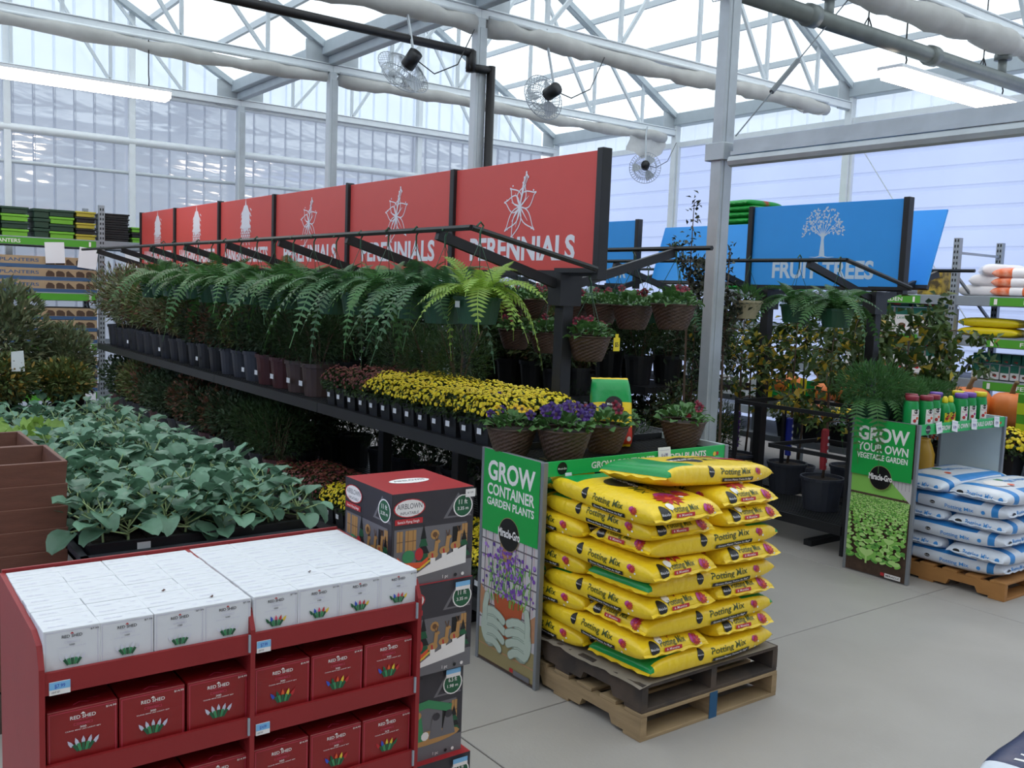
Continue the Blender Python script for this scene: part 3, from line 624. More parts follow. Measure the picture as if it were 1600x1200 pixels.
# ------------------------------------------------------------------ stacked inflatable cartons
M_CARTD = mat('dark_printed_carton', '#232028', 0.35); M_CARTR = mat('red_printed_lid', '#a8262c', 0.3, var=0.05)
def carton_art(w, h, kind, side=False):
    d = D2(); x0, x1 = -w / 2, w / 2
    d.rect(x0, 0, x1, h, P_['dk']); d.rect(x0, 0, x1, h * .2, P_['grey'])
    # porch and house front
    d.rect(x0 + w * .03, h * .2, x1 - w * .08, h * .62, P_['grey'])
    d.poly([(w * .12, h * .68), (w * .30, h * .95), (w * .48, h * .68)], P_['grey']); d.poly([(w * .17, h * .70), (w * .30, h * .89), (w * .43, h * .70)], P_['dk'])
    d.rect(w * .24, h * .2, w * .34, h * .58, P_['blk'])
    for a in (-.44, -.34, -.28, .36): 
        d.rect(w * a, h * .38, w * (a + .07), h * .60, P_['tan']); d.rect(w * (a + .03), h * .38, w * (a + .036), h * .60, P_['brn']); d.rect(w * a, h * .48, w * (a + .07), h * .488, P_['brn'])
    for cx, b, s in ((-.12, .25, .40), (.39, .24, .3)):
        for k in range(4): d.poly([(w * (cx - .09 + .018 * k), h * (b + s * .2 * k)), (w * (cx + .09 - .018 * k), h * (b + s * .2 * k)), (w * cx, h * (b + s * .2 * k + s * .4))], P_['blk' if k % 2 else 'grn'])
    if kind == 'sleigh':
        d.disc(w * .02, h * .52, w * .055, P_['tan'], 9); d.disc(w * .02, h * .52, w * .03, P_['brn'], 9)
        d.poly([(x0 + w * .22, h * .08), (x1 - w * .08, h * .16), (x1 - w * .08, h * .36), (x0 + w * .62, h * .26), (x0 + w * .45, h * .2)], P_['wht'])
        d.poly([(x0 + w * .05, h * .20), (x0 + w * .40, h * .18), (x0 + w * .47, h * .31), (x0 + w * .36, h * .24), (x0 + w * .14, h * .26), (x0 + w * .07, h * .33)], P_['org'])
        d.line([(x0 + w * .06, h * .2), (x0 + w * .2, h * .16), (x0 + w * .34, h * .17), (x0 + w * .47, h * .25)], h * .02, P_['yel'])
        d.disc(x0 + w * .20, h * .32, w * .075, P_['grn2'], 10, h * .07); d.disc(x0 + w * .33, h * .33, w * .05, P_['red'], 10, h * .07)
        for k in range(3):
            cx = x0 + w * (.50 + .14 * k); cy = h * (.30 + .035 * k)
            d.disc(cx, cy, w * .065, P_['tan'], 12, h * .045); d.line([(cx + w * .03, cy), (cx + w * .045, cy + h * .13)], w * .045, P_['tan']); d.disc(cx + w * .055, cy + h * .14, w * .035, P_['tan'], 8, h * .022)
            d.line([(cx + w * .04, cy + h * .15), (cx + w * .015, cy + h * .22)], w * .01, P_['brn']); d.line([(cx + w * .05, cy + h * .15), (cx + w * .06, cy + h * .22)], w * .01, P_['brn'])
            d.line([(cx - w * .01, cy + h * .02), (cx, cy - h * .06)], w * .02, P_['red']); d.rect(cx - w * .03, cy - h * .10, cx + w * .03, cy - h * .03, P_['wht'])
    else:
        d.disc(w * .03, h * .24, w * .44, P_['tan'], 16, h * .08)
        d.line([(x0 + w * .02, h * .45), (x0 + w * .3, h * .60), (x0 + w * .55, h * .63), (x0 + w * .85, h * .52)], h * .09, P_['grn2'])
        d.poly([(x0 + w * .32 + w * .09 * (1 if k % 2 == 0 else .42) * math.sin(k * math.pi / 5), h * .60 + h * .08 * (1 if k % 2 == 0 else .42) * math.cos(k * math.pi / 5)) for k in range(10)], P_['yel'])
        for cx, cc, s in ((.12, 'blu', .26), (.42, 'grn2', .3), (.66, 'grey', .24), (.82, 'grey', .24)):
            d.poly([(x0 + w * (cx - .09), h * .22), (x0 + w * (cx + .09), h * .22), (x0 + w * (cx + .05), h * (.2 + s)), (x0 + w * (cx - .05), h * (.2 + s))], P_[cc]); d.disc(x0 + w * cx, h * (.22 + s), w * .05, P_['tan' if cc != 'grey' else 'dk'], 9, h * .045)
        d.disc(x0 + w * .52, h * .27, w * .05, P_['wht'], 9, h * .05)
    # maker's badge and round size seal
    d.disc(x0 + w * .20, h * .84, w * .19, P_['red'], 18, h * .10); d.disc(x0 + w * .20, h * .84, w * .175, P_['wht'], 18, h * .09)
    d.text('AIRBLOWN', x0 + w * .2, h * .835, h * .055, P_['grey'], w * .30); d.text('INFLATABLE', x0 + w * .2, h * .775, h * .03, P_['grey'], w * .22)
    d.rect(x0 + w * .03, h * .67, x0 + w * .36, h * .73, P_['red']); d.text("Santa's Flying Sleigh" if kind == 'sleigh' else 'Nativity Scene', x0 + w * .19, h * .685, h * .026, P_['wht'], w * .26)
    sx = x1 - w * .14
    d.disc(sx, h * .80, w * .125, P_['wht'], 18, h * .125); d.disc(sx, h * .80, w * .11, P_['grn'], 18, h * .112)
    d.text('11 ft' if kind == 'sleigh' else '6.5 ft', sx, h * .82, h * .05, P_['wht'], w * .11); d.text('3.35 m' if kind == 'sleigh' else '1.98 m', sx, h * .755, h * .035, P_['wht'], w * .14)
    if not side:
        d.text('1 pc', x0 + w * .66, h * .03, h * .035, P_['wht'], w * .07); d.disc(x0 + w * .79, h * .045, w * .02, P_['blk'], 8); d.disc(x0 + w * .88, h * .045, w * .02, P_['wht'], 8)
    return d
BZ = 0.343
for k in range(4):
    kind = 'sleigh' if k >= 2 else 'stable'; hx, hy = 0.185, 0.172
    cx, cy = -3.04 + (0, -0.012, 0.012, 0.0)[k], 1.795 + (0.012, -0.006, 0.006, 0.008)[k]
    if k == 0: cx += 0.02; cy += 0.006
    o = thing('inflatable_carton', 'printed yard-inflatable carton, %s of the stack of four beside the red rack' % ['lowest', 'second from the bottom', 'second from the top', 'topmost and red-lidded'][k], 'carton', (cx, cy, k * BZ), R.uniform(-0.015, 0.015))
    q = MB(); q.bb(-hx, hx, -hy, hy, 0, BZ - 0.001); ob('carton_body', q.mesh('carton_body', M_CARTD, bevel=0.003), o)
    q = MB(); q.bb(-hx, hx, -hy, hy, BZ - 0.0015, BZ - 0.0002); lid = ob('lid', q.mesh('lid', M_CARTR), o)
    d = D2(); d.disc(0, 0, 0.085, P_['wht'], 18, 0.04); d.text('AIRBLOWN', 0, -0.006, 0.022, P_['grey'], 0.13); ob('lid_print', d.mesh('lid_print', PM, on_top(0, 0, BZ)), lid)
    ob('front_print', carton_art(hy * 2, BZ, kind).mesh('front_print', PM, on_px(hx, 0, 0)), o)
    ob('side_print', carton_art(hx * 2, BZ, kind, True).mesh('side_print', PM, on_my(0, -hy, 0)), o)
    d = D2()
    if k == 3: d.rect(hy - .045, BZ - 0.036, hy - 0.002, BZ - .006, P_['wht']); d.text('$129', hy - .024, BZ - .022, .006, P_['grey'], .025)
    else: d.rect(hy - .085, BZ - 0.04, hy - 0.02, BZ - .008, P_['sky']); d.rect(hy - .085, BZ - 0.04, hy - 0.02, BZ - .026, P_['wht'])
    ob('price_sticker', d.mesh('price_sticker', PM, on_px(hx + 0.012, 0, 0)), o)

# ------------------------------------------------------------------ pallets, bags and the two poster displays
M_WOOD = mat('pallet_wood', '#a08663', 0.8, var=0.2, scale=5, stretch=(1, 1, 8), bump=0.2, bscale=30)
M_WOODD = mat('weathered_wood', '#5b4c40', 0.85, var=0.35, scale=4, bump=0.3, bscale=25, col2='#3a322d')
M_WOODO = mat('orange_pine', '#a9753f', 0.75, var=0.12, scale=6, bump=0.15, bscale=30)
def pallet(name_label, x0, x1, y0, y1, z, m, dark=None):
    t = thing('pallet', name_label, 'pallet', ((x0 + x1) / 2, (y0 + y1) / 2, z)); L = x1 - x0; W_ = y1 - y0; md = dark or m
    for k in range(7):
        wd = 0.115; x = -L / 2 + wd / 2 + k * (L - wd) / 6; q = MB(); q.bb(x - wd / 2, x + wd / 2, -W_ / 2, W_ / 2, 0.118, 0.136); ob('deck_board', q.mesh('deck_board', m, bevel=0.002), t)
    for x in (-L / 2 + 0.06, 0, L / 2 - 0.06):
        q = MB(); q.bb(x - 0.06, x + 0.06, -W_ / 2, W_ / 2, 0, 0.018); ob('bottom_board', q.mesh('bottom_board', m, bevel=0.002), t)
    for k, y in enumerate((-W_ / 2 + 0.02, 0, W_ / 2 - 0.02)):
        prof = [(-L / 2, 0.018), (-L / 2 + 0.2, 0.018), (-L / 2 + 0.22, 0.06), (-L / 2 + 0.42, 0.06), (-L / 2 + 0.44, 0.018), (L / 2 - 0.44, 0.018), (L / 2 - 0.42, 0.06), (L / 2 - 0.22, 0.06), (L / 2 - 0.2, 0.018), (L / 2, 0.018), (L / 2, 0.118), (-L / 2, 0.118)]
        n = len(prof); V = [(p[0], y - 0.02, p[1]) for p in prof] + [(p[0], y + 0.02, p[1]) for p in prof]; F = []
        for a, b_, c in tessellate_polygon([[Vector((p[0], p[1], 0)) for p in prof]]): F += [(a, b_, c), (c + n, b_ + n, a + n)]
        F += [(i, (i + 1) % n, (i + 1) % n + n, i + n) for i in range(n)]
        ob('stringer', newmesh('stringer', V, F, [md if k == 0 else m]), t)
    return t
PX1, PX0, PY0, PY1 = -3.02, -4.2, 3.09, 4.10
p1 = pallet('lower weathered pallet of the two under the yellow soil bags', PX0, PX1, PY0, PY1, 0, M_WOOD)
p2 = pallet('upper dark weathered pallet directly under the yellow soil bags', PX0, PX1 - 0.005, PY0 + 0.005, PY1, 0.137, M_WOODD)
q = MB(); q.bb(0.001, 0.004, -0.028, 0.028, 0.0, 0.136); ob('blue_tape', q.mesh('blue_tape', mat('blue_paint', '#24567c', 0.7)), p1, ((PX1 - PX0) / 2, 0, 0))
q = MB(); V = []; F = []
rr = random.Random(3)
for k in range(25):
    x = PX0 + (PX1 - PX0) * k / 24; V += [(x, PY0 - 0.012 - rr.uniform(0, 0.012), 0.2755 - rr.uniform(0, 0.012)), (x, PY0 + 0.06, 0.276), (x, PY1 - 0.02, 0.276)]
for k in range(24):
    for c in range(2): F.append((k * 3 + c, k * 3 + 3 + c, k * 3 + 4 + c, k * 3 + 1 + c))
o = ob('slip_sheet', newmesh('slip_sheet', V, F, [mat('grey_cardboard', '#8d8377', 0.9, var=0.1)])); tag(o, 'torn cardboard sheet between the upper pallet and the yellow bags', 'sheet')
p3 = pallet('orange pine pallet under the white and blue soil bags', -4.35, -3.15, 6.86, 7.9, 0, M_WOODO)

Y_ = mat('yellow_bag_film', '#f5cf26', 0.3, var=0.05, scale=4, bump=0.8, bscale=13, stretch=(1.6, 1, 1))
G_ = mat('green_bag_film', '#10964a', 0.28, var=0.05, scale=4, bump=0.5, bscale=14)
WB_ = mat('white_bag_film', '#d9dde6', 0.35, var=0.05, scale=4, bump=0.6, bscale=12, stretch=(1.6, 1, 1)); BB_ = mat('blue_bag_film', '#2f86cc', 0.35, var=0.08, bump=0.5, bscale=12)
C_AZUR = mat('print_azure', '#3b8fd6', 0.4); C_OLV = mat('print_olive', '#47521a', 0.4); C_MAG = mat('print_magenta', '#b83a8c', 0.4); C_DRED = mat('print_dark_red', '#b0232b', 0.4)
class Bag:
    def __init__(s, L, W, T, seed, e=0.5, p=8):
        s.L, s.W, s.T, s.e, s.p = L, W, T, e, p; r = random.Random(seed); s.a = [(r.uniform(1, 3), r.uniform(0, 6), r.uniform(1, 3), r.uniform(0, 6)) for _ in range(4)]; s.sag = r.uniform(-1, 1)
    def k(s, u): return max(0.0, 1 - abs(u) ** s.p) ** 0.5
    def bump(s, x, y): return sum(math.sin(a * x * 4 + b) * math.sin(c * y * 5 + d) for a, b, c, d in s.a) * 0.0035
    def P(s, u, th):
        c, n = math.cos(th), math.sin(th); f = lambda v: math.copysign(abs(v) ** s.e, v)
        wk = 1 - 0.07 * abs(u) ** 3; x = s.L / 2 * u; y = s.W / 2 * wk * f(c) * (1 + 0.02 * math.sin(u * 5 + s.sag)); z = s.T / 2 * s.k(u) * f(n)
        b = s.bump(x, y); return (x, y, z + b * (1 if n > 0 else 0.4) * s.k(u))
    def mesh(s, name, mats, mi):
        us = [-1, -.992, -.975, -.95, -.9, -.82, -.7, -.5, -.25, 0, .25, .5, .7, .82, .9, .95, .975, .992, 1]; n = 28; V = []; F = []; M = []
        for u in us:
            for k in range(n): V.append(s.P(u, 2 * math.pi * k / n))
        for i in range(len(us) - 1):
            for k in range(n):
                F.append((i * n + k, (i + 1) * n + k, (i + 1) * n + (k + 1) % n, i * n + (k + 1) % n)); M.append(mi((us[i] + us[i + 1]) / 2, 2 * math.pi * (k + .5) / n))
        # crimped seams beyond both ends
        for sg in (-1, 1):
            b = len(V); m_ = 12
            for k in range(m_ + 1):
                y = (k / m_ - .5) * s.W * .93; w_ = 0.006 * math.sin(k * 2.3 + s.sag); V += [(sg * s.L / 2 * .99, y, w_ * .3), (sg * (s.L / 2 + .012), y, w_ - .012)]
            for k in range(m_): F.append((b + 2 * k, b + 2 * k + 1, b + 2 * k + 3, b + 2 * k + 2) if sg > 0 else (b + 2 * k, b + 2 * k + 2, b + 2 * k + 3, b + 2 * k + 1)); M.append(0)
        return newmesh(name, V, F, mats, M, True)
    def side(s, sg):
        def fn(a, b, o):
            u = 2 * a / s.L; kk = max(s.k(u), .2); t = min(.97, abs(2 * b / (s.T * kk))); n = t ** (1 / s.e); th = math.asin(n) * (1 if b >= 0 else -1)
            if sg > 0: p = s.P(u, th); return (p[0], p[1] + o, p[2])
            p = s.P(u, math.pi - th); return (p[0], p[1] - o, p[2])
        return fn if sg < 0 else (lambda a, b, o: fn(-a, b, o))
    def end(s, sg):
        def fn(a, b, o):
            yy = min(.96, abs(2 * a / (s.W * .93))); hz = s.T / 2 * (1 - yy ** (2 / s.e)) ** (s.e / 2); bz = s.bump(sg * s.L / 2, a * sg); t = min(.98, abs(b) / max(.01, hz + (bz if b > 0 else -.4 * bz))); u = max(0, 1 - t * t) ** (1 / s.p)
            return (sg * (s.L / 2 * u + o + 0.002), a * sg, b)
        return fn
    def top(s):
        def fn(a, b, o): return (a, b, s.P(2 * a / s.L, math.pi / 2)[2] * (1 - (abs(2 * b / s.W)) ** (2 / s.e)) ** (s.e / 2) + o)
        return fn
BM = [C_BLK, C_OLV, C_WHT, C_DRED, C_MAG, C_RED, C_ORG, C_AZUR, C_GRN2]
B_ = dict(blk=0, olv=1, wht=2, dred=3, mag=4, red=5, org=6, blu=7, grn=8)
def logo(d, x, y, r, ry=None):
    d.disc(x, y, r, B_['blk'], 18, ry, 5); d.text('Miracle-Gro', x, y - r * .16, r * .34, B_['wht'], r * 1.75)
def daisy(d, x, y, r):
    d.disc(x - r * .8, y + r * .35, r * .8, B_['mag'], 10, r * .7)
    for k in range(12):
        a = k * math.pi / 6; d.poly([(x + r * .1 * math.cos(a + 1.5), y + r * .1 * math.sin(a + 1.5)), (x + r * .8 * math.cos(a - .22), y + r * .8 * math.sin(a - .22)), (x + r * 1.1 * math.cos(a), y + r * 1.1 * math.sin(a)), (x + r * .8 * math.cos(a + .22), y + r * .8 * math.sin(a + .22))], B_['red' if k % 2 else 'dred'])
    d.disc(x, y, r * .28, B_['org'], 8); d.disc(x + r * 1.05, y - r * .85, r * .3, B_['wht'], 8)
def yellow_spec(L, W, T, seed):
    b = Bag(L, W, T, seed)
    body = b.mesh('soil_bag', [Y_, G_], lambda u, th: 1 if (u < -.42 and math.sin(th) > .62) or (u < -.94 and math.sin(th) > -.05) else 0)
    meshes = []
    for sg in (-1, 1):
        d = D2(); h = T
        logo(d, -L * .13, h * .16, h * .19, h * .24); d.text('Potting Mix', L * .10, h * .07, h * .26, B_['olv'], L * .29)
        daisy(d, L * .335, h * .12, h * .17)
        d.rect(-L * .04, -h * .27, L * .27, -h * .10, B_['blk'], 8, 2); d.text('Grows Plants Twice As Big*', L * .115, -h * .22, h * .075, B_['wht'], L * .27); d.disc(L * .33, -h * .22, h * .05, B_['wht'], 8)
        meshes.append(d.mesh('side_print', BM, b.side(sg), .0003, .0012))
    d = D2(); h = T
    logo(d, -W * .30, h * .14, h * .25, h * .25); d.text('Potting Mix', -W * .03, h * .20, h * .19, B_['olv'], W * .36); d.rect(-W * .17, -h * .03, W * .08, h * .13, B_['red'], 6, 5); d.text('6 Months', -W * .05, h * .01, h * .09, B_['wht'], W * .18)
    daisy(d, W * .30, h * .14, h * .21)
    meshes.append(d.mesh('end_print', BM, b.end(1), .0003, .0025))
    d = D2(); d.disc(-L * .08, 0, W * .2, B_['blk'], 20, W * .26, 3); d.text('Miracle-Gro', -L * .08, -.02, W * .09, B_['wht'], W * .42); d.text('Potting', L * .12, .02, W * .14, B_['olv'], W * .5); d.text('Mix', L * .12, -.07, W * .14, B_['olv'], W * .25); daisy(d, L * .36, -.03, W * .16); daisy(d, L * .30, .09, W * .1)
    meshes.append(d.mesh('top_print', BM, b.top(), .0003, .0012))
    return body, meshes
YL = [yellow_spec(0.80, 0.465, 0.118, s) for s in (1, 2, 3)]; YQ = [yellow_spec(0.92, 0.46, 0.118, s) for s in (4, 5)]
def put_bag(name, spec, label, group, loc, rot):
    o = ob(name, spec[0], None, loc, rot); tag(o, label, 'soil bag', group)
    for m in spec[1]: ob(m.name.split('.')[0], m, o)
    return o
LZ = 0.0955
pos_lab = {'P0': 'front left bag', 'P1': 'front right bag', 'P2': 'rear cross bag', 'Q0': 'front cross bag', 'Q1': 'rear left bag', 'Q2': 'rear right bag'}
lay = ['bottom layer'] + ['%s layer from the bottom' % ORD[k] for k in range(1, 8)] + ['ninth layer']
for li, typ in enumerate(['Qg', 'P', 'Qr', 'P', 'Qg', 'P', 'Qr', 'P', 'P']):
    z = 0.281 + 0.05 + li * LZ; rr = random.Random(li * 7 + 2); j = lambda s_=0.012: rr.uniform(-s_, s_)
    fx = PX1 - 0.005 + (0.02 if li in (5, 8) else 0)
    if typ == 'P':
        sh = 0.035 if li == 8 else 0
        rows = [('P0', YL[li % 3], (fx - .395 + j() + sh, 3.315 + j() - (0.01 if li == 8 else 0), z), (j(.02), j(.02), j(.02) - sh)), ('P1', YL[(li + 1) % 3], (fx - .40 + j() - sh, 3.79 + j() + .02, z - sh * .2), (-.03, j(.02), j(.03))), ('P2', YQ[li % 2], (fx - 1.02, 3.57, z), (0, 0, math.pi / 2))]
    else:
        rz = math.pi / 2 if typ == 'Qg' else -math.pi / 2
        rows = [('Q0', YQ[li % 2], (fx - .225 + j(), 3.575 + j() + .005, z), (j(.02), j(.02), rz + j(.02))), ('Q1', YL[li % 3], (fx - .86 + j(), 3.325 + j(), z), (0, 0, j(.02))), ('Q2', YL[(li + 1) % 3], (fx - .86, 3.80, z), (0, 0, j(.02)))]
    for key, spec, loc, rot in rows:
        put_bag('soil_bag', spec, 'yellow soil bag, %s in the %s of the stack' % (pos_lab[key], lay[li]), 'yellow soil bags stacked on the pallets', loc, rot)
put_bag('soil_bag', YQ[0], 'topmost yellow soil bag with green end lying askew on the stack', 'yellow soil bags stacked on the pallets', (-3.36, 3.70, 0.281 + .055 + 9 * LZ), (-.06, .07, math.pi / 2 + .10))
# white and blue bags on the second pallet
def blue_spec(L, W, T, seed):
    b = Bag(L, W, T, seed, .62, 5)
    body = b.mesh('soil_bag', [WB_, BB_], lambda u, th: 1 if (0.35 < math.sin(th) < .86 and -.86 < u < .50) or (.66 < abs(u) < .86 and math.sin(th) > -.45) else 0)
    ms = []
    for sg in (-1, 1):
        d = D2(); d.text('Potting Mix', L * .06, -T * .16, T * .2, B_['blu'], L * .27); d.disc(L * .28, -T * .08, T * .11, B_['blu'], 10); d.disc(-L * .2, -T * .02, T * .16, B_['blk'], 12, T * .09); d.text('Garden', -L * .2, -T * .05, T * .06, B_['wht'], T * .26)
        ms.append(d.mesh('side_print', BM, b.side(sg), .0003, .0012))
    d = D2(); d.disc(-W * .3, 0, T * .2, B_['blk'], 12, T * .1); d.text('Potting Mix', W * .02, -T * .08, T * .24, B_['blu'], W * .44); d.disc(W * .36, 0, T * .13, B_['blu'], 10); ms.append(d.mesh('end_print', BM, b.end(1), .0003, .0012)); 
    d = D2(); d.text('Potting Mix', -L * .05, -.03, W * .13, B_['blu'], L * .4); d.disc(L * .25, .0, W * .22, B_['wht'], 14, W * .2, 3); d.disc(L * .12, -.06, W * .08, B_['grn'], 10); d.disc(L * .2, .08, W * .06, B_['org'], 10); ms.append(d.mesh('top_print', BM, b.top(), .0003, .0012))
    return body, ms
BL = [blue_spec(0.82, 0.46, 0.135, s) for s in (11, 12)]; BS = [blue_spec(1.0, 0.46, 0.135, s) for s in (13, 14)]
lay2 = ['bottom layer', 'second layer', 'third layer', 'fourth layer', 'fifth layer', 'top layer']
for li in range(6):
    z = .137 + .058 + li * .108; rr = random.Random(40 + li); j = lambda s_=.015: rr.uniform(-s_, s_)
    if li % 2 == 0:
        rows = [('front bag', BL[0], (-3.60 + j() + (.02 if li == 4 else 0), 7.09 + j(), z), (j(.03), j(.02), j(.03))), ('rear left bag', BS[0], (-4.22, 7.4, z), (0, 0, math.pi / 2)), ('rear right bag', BL[1], (-3.58, 7.58, z), (0, 0, math.pi))]
    else:
        rows = [('front right end bag', BS[1], (-3.38 + j(), 7.35 + j(), z), (j(.02), j(.02), -math.pi / 2 + j(.02))), ('front left end bag', BS[0], (-3.86 + j(), 7.36 + j(), z), (0, 0, -math.pi / 2 + j(.03)))]
    for pl, spec, loc, rot in rows:
        put_bag('soil_bag', spec, 'white-blue soil bag, %s, %s of the second pallet' % (pl, lay2[li]), 'white and blue soil bags on the second pallet', loc, rot)
# corner bag at the lower right edge
M_NAVY = mat('navy_bag_film', '#232c52', 0.35, bump=0.4, bscale=12)
b = Bag(0.75, 0.45, 0.13, 31); body = b.mesh('soil_bag', [WB_, M_NAVY], lambda u, th: 1 if abs(u) < .84 and math.sin(th) > .15 else 0)
for k in range(4):
    o = ob('ice_melt_bag', body, None, (-1.37, 3.66 + .004 * k, 0.07 + k * 0.125), (0, 0, math.pi / 2 + .06 + .01 * k)); tag(o, ['lowest', 'second from the bottom', 'third from the bottom', 'topmost navy and white lettered'][k] + ' bag in the short stack at the lower right corner', 'bag', 'navy and white bags at the lower right corner')
    if k == 3:
        d = D2(); d.text('WINTER', -.02, .02, .11, B_['wht'], .50); d.text('MELT', -.1, -.08, .05, B_['wht'], .2); ob('top_print', d.mesh('top_print', BM, b.top(), .0004, .002), o)
# ------------------------------------------------------------------ poster displays
M_PFRAME = mat('poster_frame_grey', '#8a8d92', 0.45, metal=0.4)
C_PGRN = mat('poster_green', '#16a044', 0.45); C_PBLK = mat('poster_black', '#100f10', 0.4); C_SOIL = mat('poster_soil', '#4a3528', 0.7, var=0.25, scale=30); C_LEAF = mat('poster_leaf', '#86c055', 0.5)
C_LEAF2 = mat('poster_leaf_pale', '#b9dd86', 0.5); C_LEAF3 = mat('poster_leaf_deep', '#5a9a40', 0.5); C_TERRA = mat('poster_terracotta', '#b5532c', 0.5); C_GLOVE = mat('poster_glove', '#b9c4b4', 0.5); C_GLOVE2 = mat('poster_glove_shadow', '#8d9a8b', 0.5)
C_VIO = mat('poster_violet', '#7c4ba6', 0.5); C_VIO2 = mat('poster_violet_pale', '#a67cc8', 0.5); C_SHIRT = mat('poster_shirt', '#c9c2c2', 0.5); C_PLAID = mat('poster_plaid', '#6d6268', 0.5); C_WOODP = mat('poster_wood', '#9a8a5c', 0.5); C_SKIN = mat('poster_skin', '#b98460', 0.5)
C_HDR = mat('header_green', '#1cb257', 0.4)
QM = [C_PGRN, C_PBLK, C_WHT, C_SOIL, C_LEAF, C_LEAF2, C_LEAF3, C_TERRA, C_GLOVE, C_GLOVE2, C_VIO, C_VIO2, C_SHIRT, C_PLAID, C_WOODP, C_SKIN, C_HDR, C_RED, C_GREY, C_YEL, C_PURP, C_ORG]
Q_ = {n: i for i, n in enumerate('grn blk wht soil leaf leaf2 leaf3 terra glove glove2 vio vio2 shirt plaid wood skin hdr red grey yel purp org'.split())}
def poster_plants(W, H):
    d = D2(); r = random.Random(4); d.rect(0, 0, W, H, Q_['soil'])
    def blob(x, y, w_, h_, m, a=0):
        pts = []
        for k in range(10):
            t = 2 * math.pi * k / 10; px, py = math.cos(t) * w_, math.sin(t) * h_ * (1.25 if math.sin(t) > 0 else .8); pts.append((x + px * math.cos(a) - py * math.sin(a), y + px * math.sin(a) + py * math.cos(a)))
        d.poly([(min(max(p[0], .004), W - .004), min(max(p[1], .004), H * .66)) for p in pts], m)
    d.rect(0, H * .52, W, H * .66, Q_['leaf']); d.poly([(W * .55, H * .66), (W, H * .66), (W, H * .5)], Q_['shirt']); d.poly([(W * .86, H * .53), (W, H * .5), (W, H * .44)], Q_['soil'])
    for k in range(7): d.rect(W * (.6 + .06 * k), H * .58, W * (.605 + .06 * k), H * .655, Q_['plaid'])
    y = .50
    while y > .05:
        s = .012 + (.52 - y) * .17; x = -.02 + r.uniform(0, .05)
        while x < 1.02:
            for k in range(4 if s < .03 else 6):
                a = (-1.2, 1.2, -.6, .6, .0, .2)[k] + r.uniform(-.2, .2); blob(W * x + math.sin(a) * s * .5, H * y + abs(math.cos(a)) * s * .32, s * .36 * (1 + r.uniform(-.2, .25)), s * .20, Q_[r.choice(['leaf', 'leaf2', 'leaf', 'leaf3', 'leaf2'])], (-1 if a > 0 else 1) * -.35 * abs(a))
            x += s * r.uniform(1.0, 1.5) / W * (1 if s < .035 else 1.35)
        y -= s * .5
    for x, yy, s in ((.36, .11, .085), (.72, .22, .06)):
        for a, l in ((-.9, 1), (.9, 1), (-.35, .8), (.3, .85)): blob(W * x + math.sin(a) * s * .75, H * yy + math.cos(a) * s * .4, s * .55, s * .28, Q_['leaf2' if abs(a) < .5 else 'leaf'], .5 * (-1 if a > 0 else 1) * -1)
        d.line([(W * x, H * yy - s * .6), (W * x, H * yy + s * .2)], s * .18, Q_['leaf2'])
    d.rect(W * .62, .02, W * .68, .045, Q_['red']); d.rect(W * .69, .012, W * .95, .045, Q_['wht']); d.text('MIRACLE', W * .82, .022, .014, Q_['blk'], W * .22)
    return d
